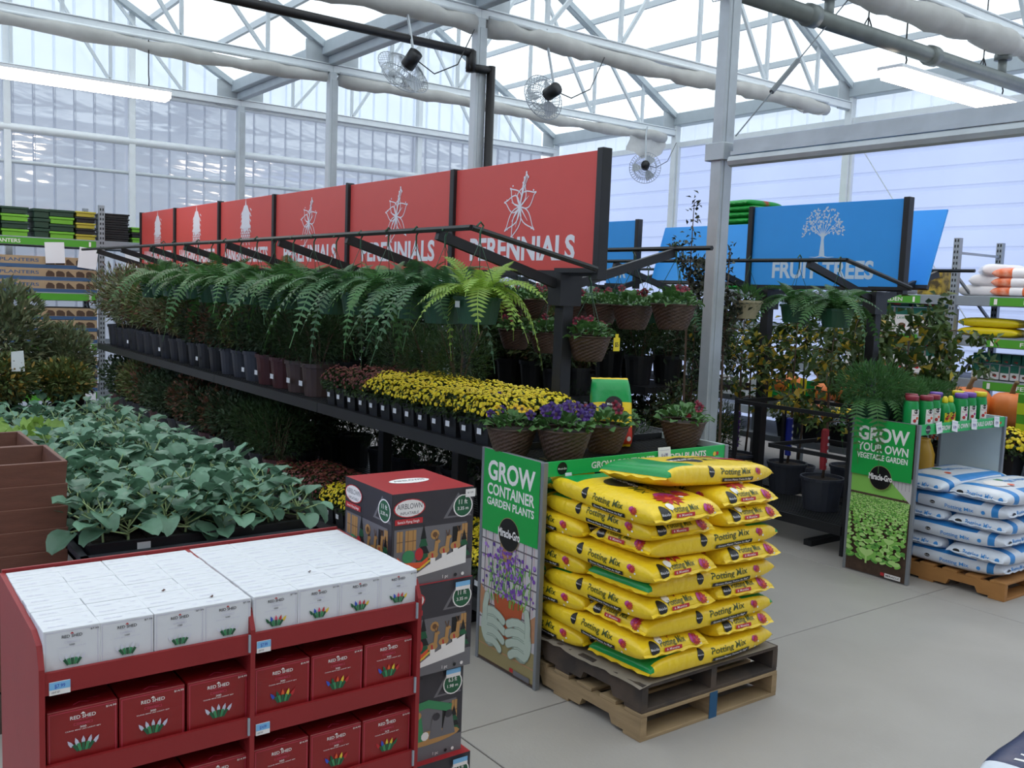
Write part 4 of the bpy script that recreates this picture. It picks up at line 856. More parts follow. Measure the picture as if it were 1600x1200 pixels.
def poster_pot(W, H):
    d = D2(); r = random.Random(6); d.rect(0, 0, W, H, Q_['shirt'])
    for k in range(7): d.rect(W * (.06 + .14 * k), H * .15, W * (.075 + .14 * k), H * .62, Q_['plaid']); d.rect(W * (.10 + .14 * k), H * .15, W * (.104 + .14 * k), H * .62, Q_['red'])
    for k in range(6): d.rect(0, H * (.2 + .075 * k), W, H * (.207 + .075 * k), Q_['plaid'])
    d.poly([(W * .30, H * .64), (W * .62, H * .64), (W * .48, H * .42)], Q_['skin'])
    d.poly([(0, H * .22), (W * .2, H * .2), (W * .18, H * .3), (0, H * .36)], Q_['skin']); d.poly([(W, H * .2), (W * .82, H * .17), (W * .84, H * .27), (W, H * .32)], Q_['skin'])
    d.rect(0, 0, W, H * .15, Q_['wood']); d.rect(0, H * .075, W, H * .08, Q_['skin']); d.rect(0, H * .0, W, H * .012, Q_['soil'])
    d.poly([(W * .24, H * .34), (W * .80, H * .34), (W * .68, H * .15), (W * .36, H * .15)], Q_['terra'])
    for k in range(150):
        a, b_ = r.uniform(.14, .90), r.uniform(.30, .50); s = r.uniform(.006, .018)
        d.line([(W * a, H * b_), (W * a + r.uniform(-.02, .02), H * b_ + r.uniform(.02, .05))], .007, Q_[r.choice(['leaf3', 'leaf', 'leaf3'])])
    for k in range(170):
        t = r.gauss(0, .17); u = r.uniform(.34, .58); a = min(.96, max(.05, .5 + t * (1 + (u - .34))))
        d.disc(W * a, H * min(.61, u), r.uniform(.006, .014), Q_[r.choice(['vio', 'vio2', 'vio', 'purp'])], 6)
    for sx in (-1, 1):
        cx = W * (.5 + sx * .22)
        d.disc(cx + sx * W * .07, H * .175, W * .17, Q_['glove2'], 16, H * .095); d.disc(cx + sx * W * .08, H * .18, W * .16, Q_['glove'], 16, H * .09)
        for k in range(4):
            y = H * (.252 - .046 * k); e_ = W * (.17 - (.0, -.02, .0, .05)[k])
            for ww, cc in ((.050, 'glove2'), (.041, 'glove')):
                d.line([(cx + sx * W * .12, y - H * .002), (cx + sx * W * .01, y + H * .004), (cx - sx * e_ * .55, y - H * .006), (cx - sx * e_, y - H * .022)], ww, Q_[cc]); d.disc(cx - sx * e_, y - H * .022, ww / 2, Q_[cc], 10)
        for ww, cc in ((.05, 'glove2'), (.042, 'glove')):
            d.line([(cx + sx * W * .17, H * .20), (cx + sx * W * .17, H * .26), (cx + sx * W * .14, H * .315)], ww, Q_[cc]); d.disc(cx + sx * W * .14, H * .315, ww / 2, Q_[cc], 10)
    d.rect(W * .60, .02, W * .66, .042, Q_['red']); d.rect(W * .67, .012, W * .95, .04, Q_['grey'])
    return d
def poster_display(y0, y1, lines, art, hdr, lab):
    t = thing('poster_display', lab, 'display', (0, 0, 0)); xa, xb, zt = -4.29, -3.752, 1.225; W = xb - xa
    for i, y in enumerate((y0, y1)):
        q = MB(); q.bb(xa, xb, y - 0.008, y + 0.012, 0.004, zt); p = ob('side_panel', q.mesh('side_panel', M_PFRAME if i == 0 else mat('frosted_panel', '#c9d3d4', 0.5, var=0.04), bevel=0.002), t)
        for x in (xa, xb):
            q = MB(); q.bb(x - 0.012, x + 0.012, y - 0.014, y + 0.018, 0, zt); ob('edge_strip', q.mesh('edge_strip', M_PFRAME, bevel=0.003), p)
        if i == 0:
            d = art(W - .03, zt - .01); H = zt - .01; Wd = W - .03
            d.rect(0, H * .635 if art is poster_plants else H * .62, Wd, H, Q_['grn'])
            (a, ha), (b_, hb), (c, hc) = lines
            d.text(a, Wd / 2, H * .865, H * .085, Q_['wht'], Wd * .84, bold=.03); d.text(b_, Wd / 2, H * .795, H * .05, Q_['wht'], Wd * .84, bold=.025); d.text(c, Wd / 2, H * .745, H * .034, Q_['wht'], Wd * .84, bold=.025)
            d.disc(Wd / 2, H * .635, Wd * .185, Q_['wood'], 26); d.disc(Wd / 2, H * .635, Wd * .178, Q_['blk'], 26); d.text('Miracle-Gro', Wd / 2, H * .62, H * .036, Q_['wht'], Wd * .39, bold=.03)
            ob('poster', d.mesh('poster', QM, on_my(xa + .015, y - .008, .008), .00008, .0006), p)
    q = MB(); q.bb(xb - .004, xb + .006, y0 + .012, y1 - .012, 1.145, zt); h = ob('header', q.mesh('header', C_HDR, bevel=0.001), t)
    d = D2(); L = y1 - y0 - .03; d.disc(.10, .038, .034, Q_['blk'], 18); d.text('Miracle-Gro', .10, .032, .011, Q_['wht'], .058); d.text(hdr, L * .55, .022, .034, Q_['wht'], L * .66, bold=.03); d.disc(L - .09, .03, .014, Q_['yel'], 8); d.disc(L - .065, .032, .012, Q_['red'], 8)
    ob('header_print', d.mesh('header_print', QM, on_px(xb + .006, y0 + .015, 1.147)), h)
    # wire shelf on top
    q = MB()
    n = 44
    for k in range(n + 1): y = y0 + .02 + (y1 - y0 - .04) * k / n; q.bb(xa + .01, xb - .01, y - .0035, y + .0035, 1.184, 1.19)
    for x in (xa + .02, xa + .18, xa + .36, xb - .02): q.bb(x - .006, x + .006, y0 + .015, y1 - .015, 1.176, 1.184)
    q.bb(xa, xa + .012, y0, y1, 1.16, 1.225)
    o = ob('wire_shelf', q.mesh('wire_shelf', M_BLACK), t); o['kind'] = 'stuff'
    return t
poster_display(3.035, 4.44, (('GROW', 1), ('CONTAINER', 1), ('GARDEN PLANTS', 1)), poster_pot, 'GROW CONTAINER GARDEN PLANTS', 'green poster display with the flower pot picture, standing around the yellow bags')
poster_display(6.60, 7.90, (('GROW', 1), ('YOUR OWN', 1), ('VEGETABLE GARDEN', 1)), poster_plants, 'GROW YOUR OWN VEGETABLE GARDEN', 'green poster display with the seedling picture, standing beside the white and blue bags')
def slip(y, z, lab, w_=.07, h_=.055, txt='5.99', tilt=0.0, x=-3.742):
    q = MB(); q.bb(0, .0008, -w_ / 2, w_ / 2, -h_, 0); o = ob('price_slip', q.mesh('price_slip', M_PAPER), None, (x, y, z), (tilt, -.12, 0)); tag(o, lab, 'price tag', 'price slips on the green headers')
    d = D2(); d.text(txt, 0, -h_ * .75, h_ * .28, P_['purp'], w_ * .5); d.rect(-w_ * .4, -h_ * .25, w_ * .4, -h_ * .2, P_['lil']); ob('print', d.mesh('print', PM, lambda u, v, o_: (.0008 + o_, u, v)), o)
slip(3.90, 1.247, 'wide white price slip on the header between the baskets and the top yellow bag', .10, .075, '$ 6.99')
slip(3.19, 1.160, 'tall white price slip hanging at the left end of the first green header', .045, .075, 'MG')
for k, (y, tx) in enumerate(((6.85, '7.99'), (7.09, '6.99'), (7.38, '9.99'), (7.74, '8.99'))): slip(y, 1.235, '%s white price slip from the left on the second green header' % ORD[k], .085, .085, tx, R.uniform(-.2, .2))

# ------------------------------------------------------------------ plant benches
M_BENCH = mat('black_bench_steel', '#1d1d20', 0.5, var=0.15, scale=8)
def bench(yc, xa, xb, lab, group, mid=True, low=True, arms=(-1, 1), half=0.8, zmid=1.17, zlow=0.24):
    """steel bench module from xa (far) to xb (near): two decks, two posts with slanted arms and hanging bars"""
    t = thing('plant_bench', lab, 'bench', (0, 0, 0), 0, group); L = xb - xa; xp = [xb - 0.36, xb - 0.36 - L / 2]
    for x in xp:
        q = MB(); q.bb(x - .045, x + .045, yc - .045, yc + .045, 0.0, 2.2); ob('post', q.mesh('post', M_BENCH, bevel=.004), t)
        q = MB(); q.bb(x - .065, x + .065, yc - .09, yc + .09, 2.02, 2.22); ob('gusset', q.mesh('gusset', M_BENCH), t)
        q = MB(); q.bb(x - .04, x + .04, yc - half + .05, yc + half - .05, 0.0, .05); ob('foot', q.mesh('foot', M_BENCH), t)
        for s in arms:
            q = MB(); q.bar((x, yc + s * .04, 2.15), (x, yc + s * 1.0, 2.42), .04, .06); ob('arm', q.mesh('arm', M_BENCH), t)
            for z in ([zmid] if mid else []) + ([zlow] if low else []):
                q = MB(); q.bb(x - .02, x + .02, yc + s * .045, yc + s * half, z - .07, z - .03); ob('bracket', q.mesh('bracket', M_BENCH), t)
    for s in arms:
        q = MB(); q.tube([(xa, yc + s * 1.0, 2.45), (xb, yc + s * 1.0, 2.45)], .018, 6); ob('hanging_bar', q.mesh('hanging_bar', M_BENCH), t)
    for z in ([zmid] if mid else []) + ([zlow] if low else []):
        for s in (-1, 1):
            y0, y1 = (yc - half, yc - .05) if s < 0 else (yc + .05, yc + half)
            q = MB(); n = 15
            for k in range(n): y = y0 + .03 + (y1 - y0 - .06) * k / (n - 1); q.bb(xa + .005, xb - .005, y - .014, y + .014, z - .012, z)
            o = ob('deck', q.mesh('deck', M_BENCH), t); o['kind'] = 'stuff'
            ye = y0 if s < 0 else y1
            q = MB(); q.bb(xa + .003, xb - .003, ye - .015, ye + .015, z - .075, z + .006); ob('edge_rail', q.mesh('edge_rail', M_BENCH), t)
            for x in (xa + .02, xb - .02):
                q = MB(); q.bb(x - .015, x + .015, y0, y1, z - .06, z - .012); ob('end_rail', q.mesh('end_rail', M_BENCH), t)
    return t
ML = 2.3625
for k in range(4):
    bench(4.0, -4.45 - ML * (k + 1), -4.45 - ML * k, 'black steel plant bench under the red signs, %s section from the near end' % ORD[k], 'bench sections under the red signs')
# end frame rods of the hanging rail (near end)
q = MB(); q.tube([(-4.45, 3.0, 2.45), (-4.45, 3.95, 2.26)], .018, 6); q.bar((-4.45, 3.95, 2.25), (-4.85, 3.95, 2.25), .03); o = ob('rail_end_rod', q.mesh('rail_end_rod', M_BENCH)); tag(o, 'slanted black end rod of the hanging rail at the near end of the red signs', 'rod')
for k in range(3):
    bench(7.65, -4.5 - ML * (k + 1), -4.5 - ML * k, 'black steel plant bench under the blue sign, %s section from the near end' % ORD[k], 'bench sections under the blue signs', mid=(k > 0), zlow=.25)
q = MB(); q.tube([(-4.5, 6.65, 2.45), (-4.5, 7.6, 2.26)], .018, 6); q.bar((-4.5, 7.6, 2.25), (-4.9, 7.6, 2.25), .03); o = ob('rail_end_rod', q.mesh('rail_end_rod', M_BENCH)); tag(o, 'slanted black end rod of the hanging rail at the near end of the blue sign', 'rod')
# open angle frames of the near fruit-tree section
t = thing('open_frame', 'open black angle-iron frame holding the potted fruit trees below the blue sign', 'frame', (0, 0, 0))
for (xa, xb, ya, yb, z) in ((-5.3, -4.5, 6.86, 7.6, .82), (-5.7, -4.5, 6.85, 7.6, 1.17)):
    for a, b_ in (((xa, ya), (xb, ya)), ((xa, yb), (xb, yb)), ((xa, ya), (xa, yb)), ((xb, ya), (xb, yb))):
        q = MB(); q.bar((a[0], a[1], z), (b_[0], b_[1], z), .022, .035); ob('rail', q.mesh('rail', M_BENCH), t)
for p in ((-4.5, 6.87), (-4.5, 7.58), (-5.7, 6.87), (-5.7, 7.58)):
    q = MB(); q.bar((p[0], p[1], 0), (p[0], p[1], 1.2), .03); ob('leg', q.mesh('leg', M_BENCH), t)
t = thing('aisle_table', 'low black frame table in the aisle behind the nearest grey post', 'table', (0, 0, 0))
for z in (1.1, .4):
    for a, b_ in (((-7.0, 5.65), (-8.6, 5.65)), ((-7.0, 6.45), (-8.6, 6.45)), ((-7.0, 5.65), (-7.0, 6.45)), ((-8.6, 5.65), (-8.6, 6.45))):
        q = MB(); q.bar((a[0], a[1], z - .03), (b_[0], b_[1], z - .03), .03, .05); ob('rail', q.mesh('rail', M_BENCH), t)
    q = MB()
    for k in range(14): q.bb(-8.6, -7.0, 5.68 + .057 * k - .012, 5.68 + .057 * k + .012, z - .012, z)
    o = ob('deck', q.mesh('deck', M_BENCH), t); o['kind'] = 'stuff'
for p in ((-7.0, 5.65), (-7.0, 6.45), (-8.6, 5.65), (-8.6, 6.45)):
    q = MB(); q.bar((p[0], p[1], 0), (p[0], p[1], 1.1), .04); ob('leg', q.mesh('leg', M_BENCH), t)

# ------------------------------------------------------------------ hanging signs over the benches
M_SRED = mat('sign_red', '#cf4b44', 0.5, var=0.02); M_SBLU = mat('sign_blue', '#34a0f4', 0.5, var=0.02); C_SWHT = mat('sign_white', '#e4e0e6', 0.5); C_SPALE = mat('sign_pale_blue', '#cfe0f2', 0.5)
def lily(d, cx, cy, s, m):
    import cmath
    pet = [(-1.25, 1.0, .42), (-.55, 1.05, .36), (.15, 1.0, .34), (.95, 1.1, .42), (2.4, 1.25, .30), (3.45, 1.35, .30), (-2.4, 1.25, .3)]
    for a, l, w_ in pet:
        dx, dy = math.sin(a), math.cos(a); nx, ny = dy, -dx
        for sg in (-1, 1):
            pts = []
            for k in range(9):
                t = k / 8; r_ = s * .5 * l * t; b_ = s * w_ * .5 * math.sin(min(1, t * 1.08) * math.pi) * sg * (1 - .25 * t)
                curl = s * .10 * t * t * t * (1 if dx > 0 else -1)
                pts.append((cx + dx * r_ + nx * b_ + curl, cy + dy * r_ + ny * b_ - abs(curl) * .4))
            d.line(pts, s * .026, m)
        d.line([(cx, cy), (cx + dx * s * .33 * l, cy + dy * s * .33 * l)], s * .05, m, True)
        d.disc(cx + dx * s * .5 * l, cy + dy * s * .5 * l, s * .022, m, 6)
    for a, l in ((.25, .85), (.38, .92), (.5, .86), (.32, 1.0)):
        d.line([(cx, cy), (cx + math.sin(a * .7) * s * .5 * l, cy + s * .5 * l), (cx + math.sin(a) * s * .62 * l, cy + s * .7 * l)], s * .02, m); d.disc(cx + math.sin(a) * s * .62 * l, cy + s * .7 * l, s * .03, m, 7)
    d.disc(cx, cy, s * .06, m, 10)
def drooper(d, cx, cy, s, m):
    r = random.Random(2); d.poly([(cx - s * .04, cy + s * .45), (cx, cy + s * .62), (cx + s * .04, cy + s * .45)], m)
    d.poly([(cx - s * .26, cy - s * .05), (cx - s * .24, cy + s * .28), (cx - s * .1, cy + s * .46), (cx + s * .1, cy + s * .46), (cx + s * .24, cy + s * .28), (cx + s * .26, cy - s * .05), (cx, cy - s * .15)], m)
    for k in range(46):
        a = r.uniform(-1, 1); y = r.uniform(-.1, .42); x = cx + a * s * .27; l = r.uniform(.06, .12) * s
        d.poly([(x, cy + s * y), (x + (.5 + a) * l * .5 + .012, cy + s * y - l * .5), (x + a * l, cy + s * y - l)], m)
    for k in range(9):
        x = cx + s * (-.26 + .065 * k); y = cy - s * .02; n = 5 + k % 3
        for i in range(n):
            l = s * .075; yy = y - i * l * .85; sg = 1 if (i + k) % 2 else -1
            d.poly([(x - s * .012, yy), (x + sg * s * .045, yy - l * .4), (x, yy - l), (x - sg * s * .015, yy - l * .5)], m)
def treeicon(d, cx, cy, s, m):
    r = random.Random(8); d.poly([(cx - s * .06, cy - s * .42), (cx - s * .03, cy - s * .1), (cx - s * .04, cy), (cx + s * .05, cy), (cx + s * .03, cy - s * .1), (cx + s * .07, cy - s * .42)], m)
    for sg in (-1, 1): d.line([(cx, cy - s * .41), (cx + sg * s * .14, cy - s * .44), (cx + sg * s * .28, cy - s * .43)], s * .03, m, True)
    for k in range(9):
        a = math.radians(-70 + 17.5 * k); L = s * (.46 if k % 2 else .36); d.line([(cx, cy - s * .05), (cx + math.sin(a) * L * .5, cy + math.cos(a) * L * .45), (cx + math.sin(a) * L, cy + math.cos(a) * L)], s * .022, m, True)
    for k in range(150):
        a = r.uniform(-1.75, 1.75); q_ = math.sqrt(r.uniform(.06, 1)) * s * .50; x, y = cx + math.sin(a) * q_ * .95, cy + .06 * s + math.cos(a) * q_ * .95; t = r.uniform(0, 3.1); l = s * .034
        d.poly([(x - math.cos(t) * l, y - math.sin(t) * l), (x + math.sin(t) * l * .5, y - math.cos(t) * l * .5), (x + math.cos(t) * l, y + math.sin(t) * l), (x - math.sin(t) * l * .5, y + math.cos(t) * l * .5)], m)
def sign(x0, x1, y, z0, z1, word, icon, m, mp, lab, cat_group, tilt=0.0, posts=(1, 1), rz=0.0, tw=.72, th=.152):
    W, H = x1 - x0, z1 - z0; t = thing('hanging_sign', lab, 'sign', (x0, y, z0), rz, cat_group, rot=(tilt, 0, rz))
    q = MB(); q.bb(.012, W - .012, 0, .022, 0, H); b_ = ob('board', q.mesh('board', m, bevel=.002), t)
    for s_, x in ((posts[0], 0.0), (posts[1], W)):
        if s_: 
            q = MB(); hw = .028 if s_ == 1 else .012; q.bb(x - hw, x + hw, -.03, .05, -.06, H + .01); ob('frame_post', q.mesh('frame_post', M_BENCH, bevel=.004), t)
    q = MB(); q.bb(0, W, -.01, .035, -.035, 0); ob('bottom_rail', q.mesh('bottom_rail', M_BENCH), t)
    d = D2(); _ = word and d.text(word, W / 2, H * .10, th, 0, W * tw, bold=.035); _ = icon and icon(d, W / 2, H * (.62 if icon is not lily else .585), H * (.62 if icon is not lily else .44), 0)
    if word:
        ob('sign_print', d.mesh('sign_print', [mp], on_my(0, 0, 0)), b_)
    return t
bx = [-4.46, -6.17, -7.92, -9.65, -11.31, -13.04, -14.67]
for k in range(6):
    p_ = k < 3
    sign(bx[k + 1] + .012, bx[k] - .012, 3.985, 2.25, 3.0 + .01 * k, 'PERENNIALS' if p_ else 'HANGING BASKETS', lily if p_ else drooper, M_SRED, C_SWHT,
         'red %s sign, %s along the row from the near end' % ('perennials' if p_ else 'hanging baskets', ORD[k]), 'red signs over the long bench', posts=((1 if k % 2 == 0 else 2), 1 if k == 0 else (2 if k % 2 == 0 else 0)), tw=.72 if p_ else .80)
sign(-6.28, -4.6, 7.63, 2.26, 3.03, 'FRUIT TREES', treeicon, M_SBLU, C_SPALE, 'blue fruit trees sign with a white tree, facing the aisle on the right', 'blue signs', tw=.66)
sign(-8.3, -6.62, 8.25, 2.30, 2.98, None, None, M_SBLU, C_SPALE, 'blue sign half hidden behind the nearest grey post', 'blue signs', tilt=-.30, posts=(0, 0))
sign(-8.95, -8.40, 8.1, 2.25, 3.02, 'FR', None, M_SBLU, C_SPALE, 'blue sign end with two letters, cut off by the near end of the red signs', 'blue signs', posts=(0, 1), tw=.36)
sign(-6.2, -4.72, 8.25, 2.3, 3.06, None, None, M_SBLU, C_SPALE, 'blue leaning sign showing only its corner behind the fruit trees sign', 'blue signs', tilt=-.35, posts=(0, 0))
# ------------------------------------------------------------------ plant kit
M_FERN = mat('fern_green', '#47723a', 0.5, isl=.18, hue=.015, obr=.25, trans=.25); M_FERNL = mat('fern_lime', '#8fae45', 0.5, isl=.15, hue=.012, obr=.12, trans=.3)
M_FERNB = mat('fern_blue', '#476f44', 0.5, isl=.2, hue=.02, obr=.2, trans=.2)
M_POTG = mat('dark_green_pot', '#1f4a31', 0.45, var=.05); M_POTK = mat('black_pot', '#1c1d22', 0.5, var=.12, obr=.2); M_POTN = mat('grey_black_pot', '#3a3c46', 0.5, var=.1, obr=.2); M_POTR = mat('maroon_pot', '#4a2224', 0.5, var=.1); M_POTBR = mat('brown_pot', '#4d3b38', 0.5, var=.1)
M_SOILM = mat('potting_soil', '#2a211b', 0.95, var=.3, scale=30, bump=.6, bscale=60)
M_SHR = mat('shrub_olive', '#5d6838', 0.6, isl=.4, hue=.03, obr=.2, trans=.15); M_SHR2 = mat('shrub_dark', '#33472b', 0.6, isl=.4, hue=.03, obr=.25, trans=.15); M_SHR3 = mat('shrub_grey', '#6d7554', 0.6, isl=.4, hue=.05, trans=.15)
M_CON = mat('conifer_green', '#2e4a20', 0.6, isl=.35, hue=.02, obr=.15, trans=.1); M_BRNZ = mat('bronze_leaf', '#6a4a35', 0.6, isl=.45, hue=.03, trans=.15)
M_MUML = mat('mum_leaf', '#3a4f2a', 0.6, isl=.35, obr=.1, trans=.1); M_MUMY = mat('mum_yellow', '#e9cf1d', 0.55, isl=.18, hue=.012); M_MUMR = mat('mum_rust', '#6d2f25', 0.6, isl=.4, hue=.03); M_MUMO = mat('mum_orange', '#b1561d', 0.6, isl=.3, hue=.02)
M_PANL = mat('pansy_leaf', '#4d7a41', 0.5, isl=.25, hue=.015, obr=.1, trans=.2); M_PANP = mat('pansy_purple', '#3c176a', 0.5, isl=.3, hue=.02); M_PANY = mat('pansy_yellow', '#e3b51c', 0.5, isl=.1); M_PANR = mat('pansy_wine', '#7c1a30', 0.5, isl=.3); M_PANC = mat('pansy_eye', '#2a1218', 0.6); M_PANV = mat('pansy_lilac', '#8a84d0', 0.5)
M_WICK = mat('woven_brown', '#4f3b2f', 0.5, var=.35, scale=25, obr=.1); M_TAG = mat('plant_tag', '#e8e8ea', 0.5)
M_COLL = mat('collard_leaf', '#62866e', 0.42, var=.2, scale=14, obr=.32, trans=.2, bump=.15, bscale=40); M_LETT = mat('lettuce_leaf', '#82a148', 0.5, var=.12, scale=14, obr=.2, trans=.3, bump=.2, bscale=40); M_STEM = mat('leaf_stem', '#9db07a', 0.6)
M_BARK = mat('bark', '#5c4a3c', 0.85, var=.25, scale=20); M_TREEL = mat('fruit_tree_leaf', '#465c2a', 0.5, isl=.4, hue=.025, trans=.25); M_TREEY = mat('yellow_leaf', '#b29a30', 0.5, isl=.3, hue=.02, trans=.3); M_TWIGL = mat('twig_leaf', '#3b4030', 0.6, isl=.4, hue=.03)

def potmesh(r, h, m, n=18, name='pot', taper=.78):
    q = MB(); q.lathe([(r * taper, 0), (r * .96, h * .88), (r * 1.04, h * .88), (r * 1.04, h), (r * .96, h), (r * .93, h * .9), (0, h * .88)], n); me = q.mesh(name, [m, M_SOILM]); 
    k = len(me.polygons); return me
def soil(r, z): q = MB(); q.lathe([(r, z), (r * .5, z + .012), (0, z + .016)], 14); return q.mesh('soil', M_SOILM, True)
def frond(seed, L=.42, droop=1.0, n=20, w=.085, m=M_FERN):
    r = np.random.default_rng(seed); t = np.linspace(0, 1, n); x = L * (t * .92 - .18 * t * t * droop); z = L * (.75 * t - 1.05 * droop * t * t); y = L * .08 * np.sin(t * 3 + seed) * t
    P = np.stack([x, y, z], 1); T = norm(np.gradient(P, axis=0)); V = []; F = []
    S = norm(np.cross(T, np.array([0, 0, 1.0]))); U = np.cross(S, T)
    for i in range(1, n):
        l = w * (math.sin(min(1, t[i] * .93 + .12) * math.pi) ** .7) * r.uniform(.85, 1.1); ww = L / n * .95
        for sg in (-1, 1):
            d = S[i] * sg * .93 + T[i] * .32 - U[i] * .12; b = P[i]; k = len(V)
            V += [b - T[i] * ww * .3, b + d * l * .5 - T[i] * ww * .42, b + d * l, b + d * l * .5 + T[i] * ww * .35, b + T[i] * ww * .3]; F += [(k, k + 1, k + 2), (k, k + 2, k + 3), (k, k + 3, k + 4)]
    k = len(V)
    for i in range(n): V += [P[i] - S[i] * .0022, P[i] + S[i] * .0022]
    for i in range(n - 1): F += [(k + 2 * i, k + 2 * i + 1, k + 2 * i + 3), (k + 2 * i, k + 2 * i + 3, k + 2 * i + 2)]
    return trimesh('frond', V, F, [m])
FR = {m.name: [frond(s, L, dr, 20, w_, m) for s, L, dr, w_ in ((1, .42, .9, .075), (2, .38, 1.25, .07), (3, .46, 1.05, .08), (4, .34, .55, .065), (5, .50, 1.45, .075))] for m in (M_FERN, M_FERNL, M_FERNB)}
def hang_wires(z0, r, top):
    q = MB()
    for k in range(3): a = 2.1 * k + .4; q.tube([(r * math.cos(a), r * math.sin(a), z0), (0, 0, top - .06)], .0025, 3, caps=False)
    q.tube([(0, 0, top - .07), (0, 0, top - .01), (.0, .02, top + .025), (0, .0, top + .045), (0, -.025, top + .02)], .006, 5); return q.mesh('hanger_wire', M_POTG)
POT_F = potmesh(.135, .15, M_POTG, 20); HW_F = hang_wires(.15, .13, .52)
def fern(x, y, z, m, nf, lab, grp, s=1.0, seed=0, label_tag=False, rz=None, near=True):
    r = random.Random(seed); t = thing('hanging_fern', lab, 'fern', (x, y, z), 0, grp); ob('pot', POT_F, t); ob('hanger_wire', HW_F, t)
    for k in range(nf):
        a = 2.39996 * k + r.uniform(-.3, .3); e_ = k / nf; me = FR[m.name][r.choice([0, 2, 4] if e_ < .55 else [0, 1, 3])]
        ob('frond', me, t, (.04 * math.cos(a), .04 * math.sin(a), .14), (r.uniform(-.3, .3), -.85 * e_ + .12 + r.uniform(-.12, .12), a), s * r.uniform(.8, 1.12))
    if label_tag:
        q = MB(); q.bb(-.022, .022, -.139, -.137, .09, .125); ob('pot_label', q.mesh('pot_label', M_TAG), t)
    return t
fx = [-4.36, -4.72, -5.05, -5.40] ; x = -5.78
while x > -10.7: fx.append(x); x -= .37
for k, x in enumerate(fx):
    m = M_FERNL if k == 0 else (M_FERNB if k in (1, 2, 4, 5, 8) else M_FERN)
    fern(x, 3.0, 1.905 + R.uniform(-.02, .02), m, 30 if k < 8 else 20, ('lime green' if k == 0 else 'green') + ' hanging fern, %s along the rail from the near end' % ORD[k], 'hanging ferns on the long rail', (1.0 if k == 0 else R.uniform(1.0, 1.18)), k, k == 0)

# shrub kit: pot + foliage, shared meshes
def foliage(name, n, rx, rz_, zc, L, W_, m, inner=.3, up=.5, m2=None, f2=0.0):
    P, d = ball_pts(n, rx, rz_, zc, inner); D = d + NR.normal(size=(n, 3)) * .45 + np.array([0, 0, up]); V, T = leaf_tris(P, D, L * NR.uniform(.7, 1.25, n), W_ * NR.uniform(.7, 1.2, n))
    mi = np.repeat((NR.random(n) < f2).astype(int), 2); mi = np.concatenate([mi[0::2][:, None], mi[1::2][:, None]], 1).ravel() if m2 else None
    return trimesh(name, V, T, [m, m2] if m2 else [m], mi)
def stems(n, r, h, m=M_BARK):
    q = MB()
    for k in range(n): a = R.uniform(0, 6.28); q.tube([(0.02 * math.cos(a), .02 * math.sin(a), 0), (r * .5 * math.cos(a), r * .5 * math.sin(a), h * .5), (r * math.cos(a + .3), r * math.sin(a + .3), h)], [.005, .004, .002], 4, caps=False)
    return q.mesh('stems', m)
POTS = [potmesh(.135, .26, M_POTK), potmesh(.135, .27, M_POTN), potmesh(.14, .26, M_POTR), potmesh(.14, .26, M_POTBR), potmesh(.105, .2, M_POTK)]
SH = [foliage('foliage', 1100, .25, .27, .48, .055, .022, M_SHR, .2, .5, M_BRNZ, .14), foliage('foliage', 1000, .24, .22, .44, .05, .024, M_SHR2, .25, .4), foliage('foliage', 1100, .27, .28, .50, .07, .014, M_SHR3, .15, .7, M_BRNZ, .2), foliage('foliage', 2200, .27, .24, .46, .05, .006, M_CON, .2, .6), foliage('foliage', 900, .22, .24, .45, .045, .026, M_BRNZ, .25, .4, M_SHR2, .5)]
ST = stems(9, .16, .42)
SOIL_B = soil(.125, .23)
def potted(x, y, z, pot, fol, lab, grp, s=1.0, tag_=None, sf=1.0, name='potted_shrub', cat='shrub'):
    t = thing(name, lab, cat, (x, y, z), R.uniform(0, 6.28), grp, s); ob('pot', POTS[pot], t); ob('soil', SOIL_B, t)
    ob('stems', ST, t, (0, 0, .22)); ob('foliage', SH[fol], t, (0, 0, 0), (0, 0, 0), (sf, sf, sf)).__setitem__('kind', 'stuff')
    if tag_:
        q = MB(); q.bb(-.02, .02, -.001, .001, 0, .055); c = ob('plant_tag', TAGM, t); c.matrix_local = Matrix.Rotation(-t.rotation_euler.z, 4, 'Z') @ Matrix.Translation((R.uniform(-.05, .05), -.142, .08 if tag_ == 1 else .2))
    return t
q = MB(); q.bb(-.032, .032, -.001, .001, 0, .04); TAGM = q.mesh('plant_tag', M_TAG)
xs_ = []; x = -7.25
while x > -13.8: xs_.append(x); x -= .335
for k, x in enumerate(xs_):
    far = x < -10.6
    pot = [3, 3, 2, 2, 1, 1, 1][k] if k < 7 else 0; fol = 3 if k < 3 else (R.choice([0, 4, 1]) if not far else R.choice([2, 0, 2]))
    potted(x, 3.40, 1.172, pot, fol, '%s potted shrub, %s from the near end, front of the upper shelf' % (['green fine-leaved', 'bronze-tinged', 'greyish'][0 if k < 3 else (1 if not far else 2)], ORD[k]), 'shrubs along the upper shelf', R.uniform(.95, 1.08) if k > 2 else 1.05, 1 if k < 5 or k % 4 == 0 else None, 1.05 if not far else 1.32)
    potted(x - .15, 3.72, 1.172, 0, (3 if k < 4 else fol), 'potted shrub, %s from the near end, back row of the upper shelf under the ferns' % ORD[k], 'back row shrubs on the upper shelf', 1.05, None, 1.15)
for k in range(3): potted(-5.7 - .42 * k, 3.78, 1.172, 3, 3, 'dark fine-leaved shrub behind the mums on the upper shelf, %s from the right' % ORD[k], 'dark fine shrubs behind the mums', 1.0, None, .95)
x = -8.05; k = 0
